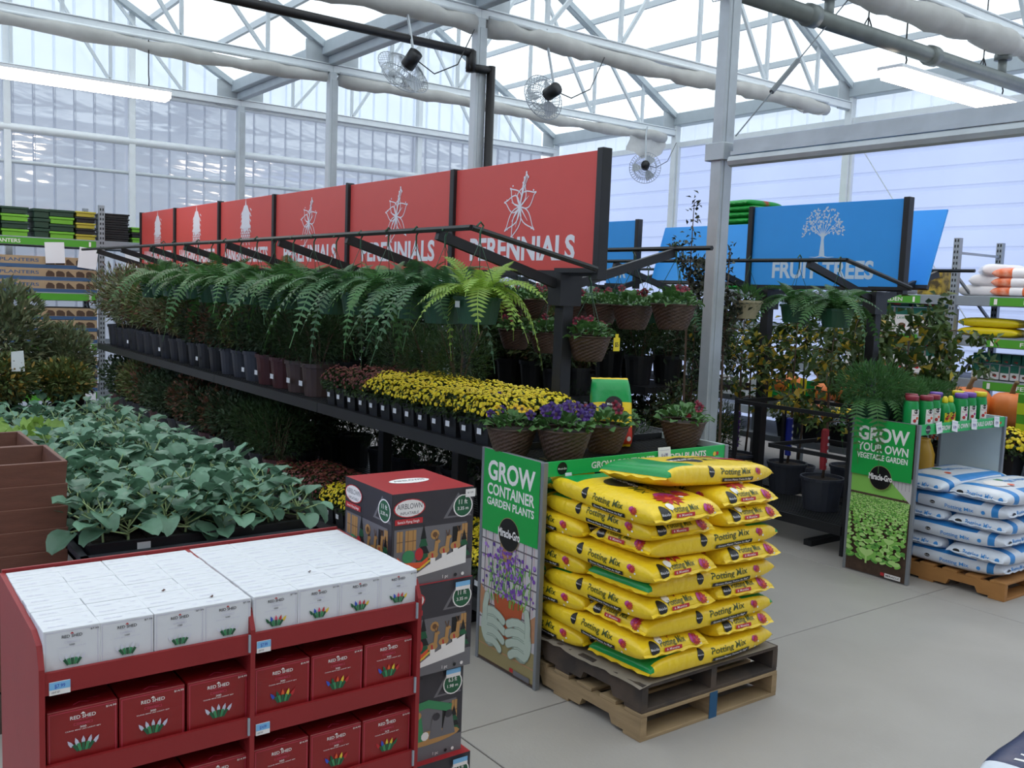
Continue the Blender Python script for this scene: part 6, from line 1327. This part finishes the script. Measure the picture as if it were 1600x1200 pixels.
# background shrubs of the benches and the aisle table
G4 = 'shrubs massed in the background'
places = [(x, y, 1.172) for x in (-7.2, -7.7, -8.2, -8.7, -9.3, -9.9, -10.5) for y in (7.05, 7.45)] + [(x, 4.55, 1.172) for x in (-8.2, -7.9, -7.4, -7.9, -8.4, -9.0, -9.6, -10.2, -11, -12)] + [(-4.8 - .48 * k, 4.5, .242) for k in range(16)] + [(-4.9 - .5 * k, 7.35, .252) for k in range(3, 12)] + [(-7.3 - .6 * k, 8.2, 1.172) for k in range(7)] + [(x, y, 1.102) for x in (-7.2, -7.55, -7.9, -8.2, -8.45) for y in (5.9, 6.2)] + [(x, 6.05, .402) for x in (-7.3, -7.8, -8.3)]
for k, (x, y, z) in enumerate(places):
    wh = 'aisle table' if 5.5 < y < 6.5 else ('far side of the red-sign bench' if y < 5 else 'bench behind the fruit trees')
    potted(x + R.uniform(-.05, .05), y, z, 0, R.choice([1, 3, 0, 1, 3]), '%s dark potted shrub from the near end of the %s' % (ORD[-1 + sum(1 for p in places[:k + 1] if (2 if 5.5 < p[1] < 6.5 else (1 if p[1] < 5 else 3)) == (2 if 5.5 < y < 6.5 else (1 if y < 5 else 3)))], wh), 'shrubs on the ' + wh, R.uniform(1.0, 1.3), None, 1.15)
YF = foliage('foliage', 500, .2, .13, .42, .05, .02, M_MUML, .3, .4, M_TREEY, .4); SH.append(YF)
for k, (x, y, z) in enumerate(((-7.25, 6.3, .402), (-7.7, 6.32, 1.102), (-7.25, 6.32, 1.102), (-7.0, 8.2, .252), (-7.5, 8.2, .252), (-8, 8.2, .252))):
    potted(x, y, z, 4, 5, 'potted plant with yellow flowers in the shade behind the grey post, %s of six' % ORD[k], 'yellow-flowered plants behind the grey post', 1.0)
# ------------------------------------------------------------------ bottles on the second display
M_BOTG = mat('bottle_green', '#129146', .35); M_CAPR = mat('cap_dark_red', '#8e2a38', .4); M_CAPY = mat('cap_yellow', '#e6d222', .4); M_CAPP = mat('cap_purple', '#7a52ad', .4)
def bottle(x, y, kind, lab, rz=0.0):
    t = thing('fertiliser_bottle', lab, 'bottle', (x, y, 1.1915), rz, 'fertiliser bottles on the second display'); q = MB()
    if kind == 'y': q.lathe([(.040, 0), (.043, .01), (.043, .12), (.034, .155), (.02, .175)], 18); h, cap = .175, [(.021, 0), (.023, .012), (.018, .04), (.01, .05), (0, .05)]
    else: q.lathe([(.050, 0), (.053, .01), (.053, .165), (.047, .19), (.045, .205)], 20); h, cap = .205, [(.049, 0), (.049, .03), (.044, .036), (0, .036)]
    ob('bottle', q.mesh('bottle', M_BOTG, True), t); q = MB(); q.lathe(cap, 18); ob('cap', q.mesh('cap', {'y': M_CAPY, 'Y': M_CAPY, 'r': M_CAPR, 'p': M_CAPP}[kind], True), t, (0, 0, h))
    rr = (.0445 if kind == 'y' else .0545); f = lambda u, v, o: ((rr + o) * math.cos(u / rr), (rr + o) * math.sin(u / rr), v); d = D2(); w_ = .034 if kind != 'y' else .026; hh = .14 if kind != 'y' else .10
    d.rect(-w_, .015, w_, hh, 2 if kind != 'y' else 9, 8, 1); d.disc(0, hh - .015, .018, 0, 10); d.disc(-.008, .055, .014, 5, 8); d.disc(.012, .075, .012, 6 if kind != 'p' else 4, 8); d.rect(-w_ * .8, .02, w_ * .8, .03, 8, 4, 1); d.text('PLANT FOOD', 0, hh - .045, .008, 0 if kind == 'y' else 3, w_ * 1.5)
    ob('label', d.mesh('label', BM + [M_CAPY], f), t)
for k, (x, y, kind, lb) in enumerate(((-3.86, 6.66, 'r', 'green bottle with dark red cap at the left end of the row'), (-3.82, 6.79, 'r', 'front green bottle with dark red cap, second from the left'), (-3.95, 6.80, 'r', 'green bottle with dark red cap behind the second one'), (-3.84, 6.93, 'r', 'green bottle with dark red cap next to the yellow sprayers'), (-3.82, 7.06, 'y', 'slim green bottle with yellow cone cap, left of two'), (-3.83, 7.16, 'y', 'slim green bottle with yellow cone cap, right of two'),
        (-3.95, 7.16, 'p', 'green bottle with purple cap behind the slim yellow-capped ones'), (-3.82, 7.30, 'p', 'front green bottle with purple cap, left of two'), (-3.83, 7.45, 'p', 'front green bottle with purple cap, right of two'), (-3.95, 7.50, 'Y', 'green bottle with yellow cap behind the purple-capped ones'), (-3.83, 7.62, 'Y', 'green bottle with broad yellow cap at the right end of the row'))):
    bottle(x, y, kind, lb, -.35)
# ribbed yellow vase behind the second display
q = MB(); prof = [(.07, 0), (.10, .12), (.13, .32), (.13, .46), (.10, .55), (.085, .58), (.09, .6), (.075, .6), (.07, .5)]; n = 40; V = []; F = []
for r_, z in prof:
    for k in range(n): a = 2 * math.pi * k / n; rr = r_ * (1 + .03 * math.cos(a * 20)); V.append((rr * math.cos(a), rr * math.sin(a), z))
for i in range(len(prof) - 1):
    for k in range(n): k2 = (k + 1) % n; F.append((i * n + k, i * n + k2, (i + 1) * n + k2, (i + 1) * n + k))
o = ob('ribbed_vase', newmesh('ribbed_vase', V, F, [mat('ochre_glaze', '#b98d25', .35)], smooth=True), None, (-4.62, 8.16, .30)); tag(o, 'tall ribbed ochre vase glimpsed behind the second display', 'vase')
q = MB(); q.bb(-.2, .2, -.2, .2, 0, .048); o = ob('vase_plinth', q.mesh('vase_plinth', M_BENCH), None, (-4.62, 8.16, .252)); tag(o, 'low black plinth under the ochre vase', 'plinth')

# ------------------------------------------------------------------ pallet racks
M_RACK = mat('rack_steel', '#9aa1a8', .45, var=.06, metal=.4); M_SLOT = mat('slot_shadow', '#2c2f33', .8); M_LBLG = mat('shelf_label_green', '#4f9c2c', .5); M_WIREDK = mat('wire_deck', '#7d8388', .5, metal=.4)
def rack(lab, loc, rz, L, D, H, levels, uprights, words):
    t = thing('storage_rack', lab, 'rack', loc, rz)
    for x in uprights:
        for y in (0.0, D):
            q = MB(); q.bb(x - .04, x + .04, y - .035, y + .035, 0, H); u = ob('upright', q.mesh('upright', M_RACK), t)
            q = MB(); 
            for k in range(int(H / .07)):
                for dx in (-.018, .018): q.bb(x + dx - .009, x + dx + .009, y - .037, y - .0345, .05 + .07 * k, .085 + .07 * k)
            o = ob('slots', q.mesh('slots', M_SLOT), u); o['kind'] = 'stuff'
        for z in (H - .18,):
            q = MB(); q.bar((x, .03, z), (x, D - .03, z), .03); ob('strut', q.mesh('strut', M_RACK), t)
        for z in range(3):
            z0 = .3 + .8 * z; q = MB(); q.bar((x, .03, z0 if z % 2 else z0 + .6), (x, D - .03, z0 + .6 if z % 2 else z0), .03); ob('brace', q.mesh('brace', M_RACK), t)
    for zi, z in enumerate(levels):
        for y in (0.0, D):
            q = MB(); q.bb(0, L, y - .025, y + .025, z - .12, z); ob('beam', q.mesh('beam', M_RACK, bevel=.004), t)
        q = MB(); q.bb(0, L, .03, D - .03, z - .02, z - .008); ob('deck', q.mesh('deck', M_WIREDK), t)
        q = MB(); 
        for a, b_, w_ in words:
            q = MB(); q.bb(a, b_, -.031, -.027, z - .112, z - .015); s = ob('shelf_label', q.mesh('shelf_label', M_LBLG), t)
            d = D2(); d.text(w_, (a + b_) / 2, z - .09, .05, 0, .36 if len(w_) < 9 else .5); d.rect(b_ - .10, z - .10, b_ - .07, z - .03, 0); d.rect(a + .05, z - .10, a + .09, z - .03, 0); ob('label_print', d.mesh('label_print', [C_WHT], on_my(0, -.031, 0)), s)
    return t
# left rack with planter cartons (front faces the viewer)
rack('grey pallet rack of planter cartons against the far wall on the left', (-15.0, 1.0, 0), math.pi / 2, 3.6, 1.0, 3.14, (2.62, 1.84, 1.10, .38), (.0, 2.5), ((.05, 2.42, 'PLANTERS'),))
M_CARTB = mat('brown_cardboard', '#a88f70', .75, var=.08); M_CUT = mat('cardboard_opening', '#4e3a2e', .85); M_CBLU = mat('carton_blue', '#39587f', .6)
def planter_carton(y0, z, lab):
    t = thing('planter_carton', lab, 'carton', (-14.98, y0, z), 0, 'cartons of planters on the left rack'); W_ = 1.35
    q = MB(); q.bb(-.8, 0, 0, W_, 0, .165); ob('carton', q.mesh('carton', M_CARTB, bevel=.003), t); d = D2(); d.rect(0, 0, W_, .05, 2)
    d.text('PLANTERS', .32, .085, .045, 2, .5)
    for k in range(5):
        x = .66 + .135 * k; hh = .09 if k != 2 else .085; d.poly([(x, .055), (x + .115, .055), (x + .115, .10 if k != 2 else .06), (x + .085, .13 if k != 2 else .09), (x + .03, .14), (x, .12 if k != 0 else .095)], 1)
    ob('carton_print', d.mesh('carton_print', [M_CARTB, M_CUT, M_CBLU], on_px(0, 0, 0)), t)
for li, (z, n_) in enumerate(((1.84, 3), (1.10, 3), (.38, 3))):
    for k in range(n_):
        for c, y0 in enumerate((2.08, .62)):
            planter_carton(y0, z + .002 + .172 * k, 'flat brown planter carton, %s up on the %s shelf of the left rack, %s one' % (ORD[k], ['upper', 'middle', 'bottom'][li], ['right', 'left'][c]))
def stack(name, x, y, z, n_, w_, d_, h_, m, lab, rim=None):
    t = thing(name, lab, 'stack', (x, y, z), R.uniform(-.05, .05))
    for k in range(n_):
        q = MB(); a, b_ = w_ / 2 * R.uniform(.93, 1.0), d_ / 2; q.bb(-b_, b_, -a, a, k * h_, k * h_ + h_ * .62); q.bb(-b_ - .015, b_ + .015, -a - .015, a + .015, k * h_ + h_ * .62, k * h_ + h_ * .92); ob('tub', q.mesh('tub', m if (rim is None or k % 2) else rim, bevel=.004), t)
M_TUBG = mat('dark_green_tub', '#1e3d2c', .5); M_TUBL = mat('lime_wrap', '#6fb02e', .5); M_TUBK = mat('black_tub', '#1b1a1d', .5); M_TUBY = mat('yellow_strap', '#b7a83a', .5)
for a in ((2.05, 3, .22, 'dark_tub', M_TUBG, None, 'dark green tub stack at the left end of the rack top'), (2.36, 4, .34, 'wrapped_tubs', M_TUBG, M_TUBL, 'lime-wrapped tub stack, left one on the rack top'), (2.70, 3, .2, 'dark_tub', M_TUBG, None, 'dark green tub stack between the lime-wrapped ones on the rack top'), (2.98, 4, .32, 'wrapped_tubs', M_TUBG, M_TUBL, 'lime-wrapped tub stack, right one on the rack top'), (3.30, 5, .26, 'strapped_tubs', M_TUBK, M_TUBY, 'black tub stack with yellow straps beside the rack upright')):
    stack('tub_stack', -15.3, a[0], 2.622, a[1], a[2], .45, .42 / a[1], a[4], a[6], a[5])
stack('tub_stack', -15.3, 3.72, 2.622, 6, .40, .45, .07, M_TUBK, 'black folded tub stack right of the rack upright'); stack('tub_stack', -15.3, 4.06, 2.622, 3, .2, .4, .08, M_TUBK, 'low black tub stack behind the far end of the red signs', M_TUBL)
for k, (y, z, r_) in enumerate(((2.85, 2.56, .05), (3.32, 2.50, -.12), (3.95, 2.48, .08), (1.98, 2.78, 0))):
    q = MB(); q.bb(0, .002, -.13, .13, -.30 if k < 3 else -.06, 0); o = ob('paper_sheet', q.mesh('paper_sheet', M_PAPER), None, (-14.955, y, z), (r_, 0, 0)); tag(o, 'white paper sheet, %s from the left taped to the top shelf of the left rack' % ORD[(1, 2, 3, 0)[k]], 'paper')
q = MB(); q.bb(0, .004, -.3, .3, -.12, 0); o = ob('paper_sheet', q.mesh('paper_sheet', M_PAPER), None, (-14.955, 3.1, .36)); tag(o, 'white card strip low on the left rack above the table plants', 'paper')

# right rack along the side wall
YR = 11.5; XR = -6.22
rack('grey pallet rack of fertiliser along the right wall', (-10.6, YR, 0), 0, 8.4, 1.07, 2.97, (2.26, 1.76, 1.24, .5), (.0, 4.38, 8.3), ((4.85, 6.15, 'FERTILIZER'), (3.1, 3.95, 'GARDEN'), (6.7, 8.2, 'FERTILIZER')))
def carton(name, x, y, z, w_, d_, h_, m, top, lab, grp, word='LAWN', hb=.3):
    t = thing(name, lab, 'box', (x, y, z), 0, grp); q = MB(); q.bb(0, w_, 0, d_, 0, h_); ob('box_body', q.mesh('box_body', m, bevel=.004), t); d = D2(); d.rect(0.002, h_ * (1 - hb), w_ - .002, h_ - .002, 0); d.text(word, w_ / 2, h_ * .52, h_ * .1, 1, w_ * .7); d.disc(w_ / 2, h_ * .28, w_ * .26, 2, 10, h_ * .1); d.disc(w_ / 2 + w_ * .1, h_ * .22, w_ * .14, 3, 8, h_ * .06); ob('print', d.mesh('print', [top, C_GRN2, C_BRN, C_RED], on_my(0, 0, 0)), t)
M_TEAL = mat('teal_carton', '#1c6b58', .5)
for li, z in enumerate((1.76, 1.24)):
    for k in range(6):
        carton('fertiliser_box', -7.75 + .235 * k, YR + .08, z + .002, .21, .35, .33, C_WHT, M_TEAL, 'white-green fertiliser box, %s from the left, %s shelf left of the upright' % (ORD[k], ['middle', 'lower'][li]), 'white and green fertiliser boxes')
        if k % 2 == 0: carton('fertiliser_box', -7.75 + .235 * k, YR + .10, z + .334, .40, .33, .14, M_TEAL, M_TEAL, 'teal carton lying on the boxes, %s from the left on the %s shelf' % (ORD[k // 2], ['middle', 'lower'][li]), 'teal cartons on top of the boxes', 'GRASS', .2)
for k in range(9):
    carton('green_carton', -6.05 + .12 * k, YR + .25, 1.242, .105, .3, .17 if k % 2 else .19, C_WHT, M_TEAL, 'small green-topped carton, %s from the upright on the lower right shelf' % ORD[k], 'small green-topped cartons', 'FOOD', .5)
    carton('green_carton', -6.05 + .12 * k, YR + .27, 1.435, .105, .28, .12, M_TEAL, M_TEAL, 'teal carton, %s from the upright in the upper layer of the lower right shelf' % ORD[k], 'teal cartons in the upper layer', 'FOOD', .3)
M_YEL2 = mat('bright_yellow_film', '#ead21c', .35, bump=.3, bscale=14); M_ORG2 = mat('orange_film', '#e06a34', .35, bump=.5, bscale=12, col2='#e9a189', scale=9); M_WFILM = mat('clear_white_film', '#eceaee', .3, bump=.6, bscale=10); M_PKF = mat('pink_white_film', '#d9b9c2', .4, bump=.5, bscale=12, col2='#efeef0', scale=7); M_SPOT = mat('spotted_film', '#b9a94a', .4, col2='#e9e6dc', scale=12, bump=.4)
def sack(L, W_, T, s, m, m2=None): b = Bag(L, W_, T, s, .55, 6); return b.mesh('bag', [m, m2 or m], lambda u, th: 1 if abs(u) < .25 else 0)
sy, so, sw_, sp, ss = sack(.75, .4, .12, 201, M_YEL2), sack(.62, .4, .13, 202, M_ORG2, M_WFILM), sack(.5, .4, .16, 203, M_WFILM), sack(.6, .4, .13, 204, M_PKF), sack(.7, .4, .10, 205, M_SPOT, M_YEL2)
def lay_bag(me, x, y, z, lab, grp, rz=0.0, cat='bag'): return tag(ob('fertiliser_bag', me, None, (x, y, z), (0, 0, rz)), lab, cat, grp)
GB = 'fertiliser bags on the right rack'
for k in range(2): lay_bag(sy, -5.84, YR + .32, 1.82 + .115 * k, 'bright yellow bag, %s of two left of the spotted bags' % ['lower', 'upper'][k], GB)
for k in range(2): lay_bag(ss, -5.04, YR + .32, 1.81 + .10 * k, 'spotted yellow and white bag, %s of two right of the yellow ones' % ['lower', 'upper'][k], GB)
for k in range(3): lay_bag(sw_, -6.12 + .10 * k, YR + .55, 2.33 + .13 * k, 'clear white bag, %s up in the pile on the top right shelf' % ORD[k], GB, .3 * k)
q = MB(); 
for k in range(3): lay_bag(so, -5.48, YR + .22, 2.32 + .11 * k, 'orange and white bag, %s up beside the clear white bags' % ORD[k], GB, .05 * k)
for k in range(4): lay_bag(so, -4.84, YR + .28, 2.32 + .11 * k, 'orange and white bag, %s up in the tall pile at the right edge' % ORD[k], GB, -.05 * k)
for k in range(4): lay_bag(sp, -5.0 + .02 * k, YR + .34, 1.30 + .085 * k, 'pink and white bag, %s up in the pile on the lower right shelf' % ORD[k], GB, .04 * k)
for k in range(3): lay_bag(sp, -4.4, YR + .34, 1.30 + .085 * k, 'pink and white bag, %s up in the last pile on the lower right shelf' % ORD[k], GB)
q = MB(); q.bb(0, .32, 0, .3, 0, .3); o = ob('dark_carton', q.mesh('dark_carton', mat('gold_dark_carton', '#4a3c1e', .5, col2='#b59a3a', scale=10), bevel=.004), None, (-6.75, YR + .06, 2.262)); tag(o, 'dark carton with gold print on the top shelf left of the upright', 'box')
lay_bag(sw_, -7.2, YR + .35, 2.335, 'clear white bag on the top shelf left of the dark gold carton', GB)
# green bag stack on top of the rack
M_GRB = mat('bright_green_film', '#1c9a3c', .4, bump=.5, bscale=12); sg = sack(.80, .62, .105, 210, M_GRB, mat('green_red_print', '#2b9a3c', .4, col2='#b5462c', scale=6))
for k in range(15):
    for c in range(2): lay_bag(sg, -9.86 + .62 * c + .03 * math.sin(k * 2.1), YR + .45, 2.315 + .092 * k, 'bright green bag, %s up in the %s column of the tall stack' % (ORD[k], ['left', 'right'][c]), 'bright green bags stacked on the rack', math.pi / 2 + .06 * math.sin(k * 1.7)) if (c == 0 or k < 13) else None

# ------------------------------------------------------------------ pumpkin bench
M_PUMP = mat('pumpkin_orange', '#d0702c', .5, var=.12, scale=5); M_PSTEM = mat('pumpkin_stem', '#6e5a3a', .8, var=.2)
M_BENCHG = mat('grey_bench', '#8a8f94', .5, metal=.3)
t = thing('display_table', 'long grey two-level bench carrying the pumpkins before the fertiliser rack', 'table', (0, 0, 0))
for z, y0, y1 in ((.90, 9.35, 10.5), (.50, 9.15, 10.4)):
    q = MB(); q.bb(-9.6, -3.4, y0, y1, z - .03, z); q.bb(-9.6, -3.4, y0 - .01, y0 + .01, z - .06, z + .01); ob('shelf', q.mesh('shelf', M_BENCHG), t)
for x in (-9.5, -7.5, -5.5, -3.5):
    for y in (9.4, 10.35): q = MB(); q.bb(x - .03, x + .03, y - .03, y + .03, 0, .88); ob('leg', q.mesh('leg', M_BENCHG), t)
def pumpmesh(r, h, seed):
    rr = random.Random(seed); n, m_ = 40, 12; V = []; F = []; 
    for i in range(m_ + 1):
        ph = math.pi * i / m_; 
        for k in range(n):
            a = 2 * math.pi * k / n; rib = 1 - .07 * abs(math.cos(a * 5)) ** 3 * math.sin(ph); dip = -.16 * math.exp(-(ph / .35) ** 2); V.append((r * math.sin(ph) ** .8 * rib * math.cos(a), r * math.sin(ph) ** .8 * rib * math.sin(a), h / 2 + h / 2 * (math.cos(ph) + dip)))
    for i in range(m_):
        for k in range(n): k2 = (k + 1) % n; F.append((i * n + k, (i + 1) * n + k, (i + 1) * n + k2, i * n + k2))
    return newmesh('flesh', V, F, [M_PUMP], smooth=True)
PM_ = [pumpmesh(.24, .36, 1), pumpmesh(.21, .34, 2), pumpmesh(.17, .26, 3)]; q = MB(); q.tube([(0, 0, -.05), (.01, 0, .03), (.035, .01, .09), (.06, .02, .11)], [.035, .022, .018, .022], 7); PSTEM = q.mesh('stem', M_PSTEM, True)
for k, (x, y, m_, s_) in enumerate(((-4.72, 9.72, 0, 1.08), (-4.95, 10.2, 0, 1.0), (-5.35, 9.85, 1, 1.05), (-5.75, 9.68, 1, 1.0), (-5.65, 10.15, 1, 1.05), (-6.15, 9.75, 2, 1.1), (-6.1, 10.15, 1, 1.0), (-6.55, 9.75, 2, 1.0), (-6.7, 10.2, 1, 1.0), (-4.35, 9.9, 1, 1.1), (-6.95, 9.66, 1, .95), (-5.2, 9.5, 2, .9))):
    t = thing('pumpkin', 'orange pumpkin, %s in order from the right along the grey bench' % ORD[[1, 2, 4, 6, 5, 8, 7, 9, 10, 0, 11, 3][k]], 'pumpkin', (x - .30, y, .902), k * 1.3, 'pumpkins on the grey bench', s_); ob('flesh', PM_[m_], t); ob('stem', PSTEM, t, (0, 0, (.36, .34, .26)[m_] * .93))
# soil bricks with green and yellow print at the right edge
for k in range(2):
    t = thing('plant_food_box', ['lower', 'upper'][k] + ' lime and green printed box beside the pumpkins at the right edge', 'box', (-4.34, 9.36, .902 + .20 * k)); q = MB(); q.bb(0, .6, 0, .2, 0, .198); ob('box_body', q.mesh('box_body', M_LBLG, bevel=.003), t); d = D2(); d.rect(0, 0, .6, .11, 0); d.text('WATER STORAGE', .3, .06, .03, 1, .4); d.disc(.12, .155, .035, 1, 12); d.disc(.32, .155, .035, 1, 12); d.disc(.5, .155, .035, 1, 12); ob('print', d.mesh('print', [mat('lime_print', '#b9cf2a', .5), C_BLK], on_my(0, 0, 0)), t)
# small packs on the bench seen between the trees
for k in range(5): 
    q = MB(); q.add([(0, 0, 0), (.13, 0, 0), (.13, .08, 0), (0, .08, 0), (.01, .02, .2), (.12, .02, .2), (.12, .05, .2), (.01, .05, .2), (.065, .035, .26)], [(0, 3, 2, 1), (0, 1, 5, 4), (1, 2, 6, 5), (2, 3, 7, 6), (3, 0, 4, 7), (4, 5, 8), (5, 6, 8), (6, 7, 8), (7, 4, 8)]); o = ob('white_pack', q.mesh('white_pack', M_WHITE), None, (-8.35 + .16 * k, 9.5, .902), (0, 0, R.uniform(-.3, .3))); tag(o, 'small white pointed pack, %s from the left between the tree trunks' % ORD[k], 'pack', 'small packs on the grey bench')
for k in range(7):
    h_ = R.uniform(.18, .3); q = MB(); q.add([(0, 0, 0), (.11, 0, 0), (.11, .05, 0), (0, .05, 0), (.0, .02, h_), (.11, .02, h_), (.10, .03, h_), (.01, .03, h_)], [(0, 3, 2, 1), (0, 1, 5, 4), (1, 2, 6, 5), (2, 3, 7, 6), (3, 0, 4, 7), (4, 5, 6, 7)]); o = ob('seed_pouch', q.mesh('seed_pouch', [M_BOTG, M_YEL2][k % 2]), None, (-7.55 + .12 * k, 9.45 + .03 * (k % 2), .902), (0, 0, R.uniform(-.3, .3))); tag(o, '%s seed pouch, %s from the left beside the white packs' % (['green', 'yellow'][k % 2], ORD[k]), 'pouch', 'seed pouches on the grey bench')
# mums and pots on the lower level at the right edge
for k in range(9):
    kd = ['yellow', 'orange', 'yellow'][k % 3] if k > 3 else 'orange'; mum(-4.05 - .36 * k, 9.32, .502, kd, '%s mum on the lower level of the grey bench, %s from the right' % (kd, ORD[k]), 'mums below the pumpkins', False, 1.55)
for k, (x, y, z) in enumerate(((-4.7, 8.9, .0), (-5.05, 8.85, 0), (-4.35, 8.95, 0))): mum(x, y, z, 'orange', 'large orange mum on the floor behind the second display, %s from the right' % ORD[[1, 2, 0][k]], 'orange mums behind the second display', False, 2.0)
mum(-4.30, 9.16, .502, 'yellow', 'yellow mum in a pot at the far right edge behind the lime box', 'mums below the pumpkins', False, 1.7)
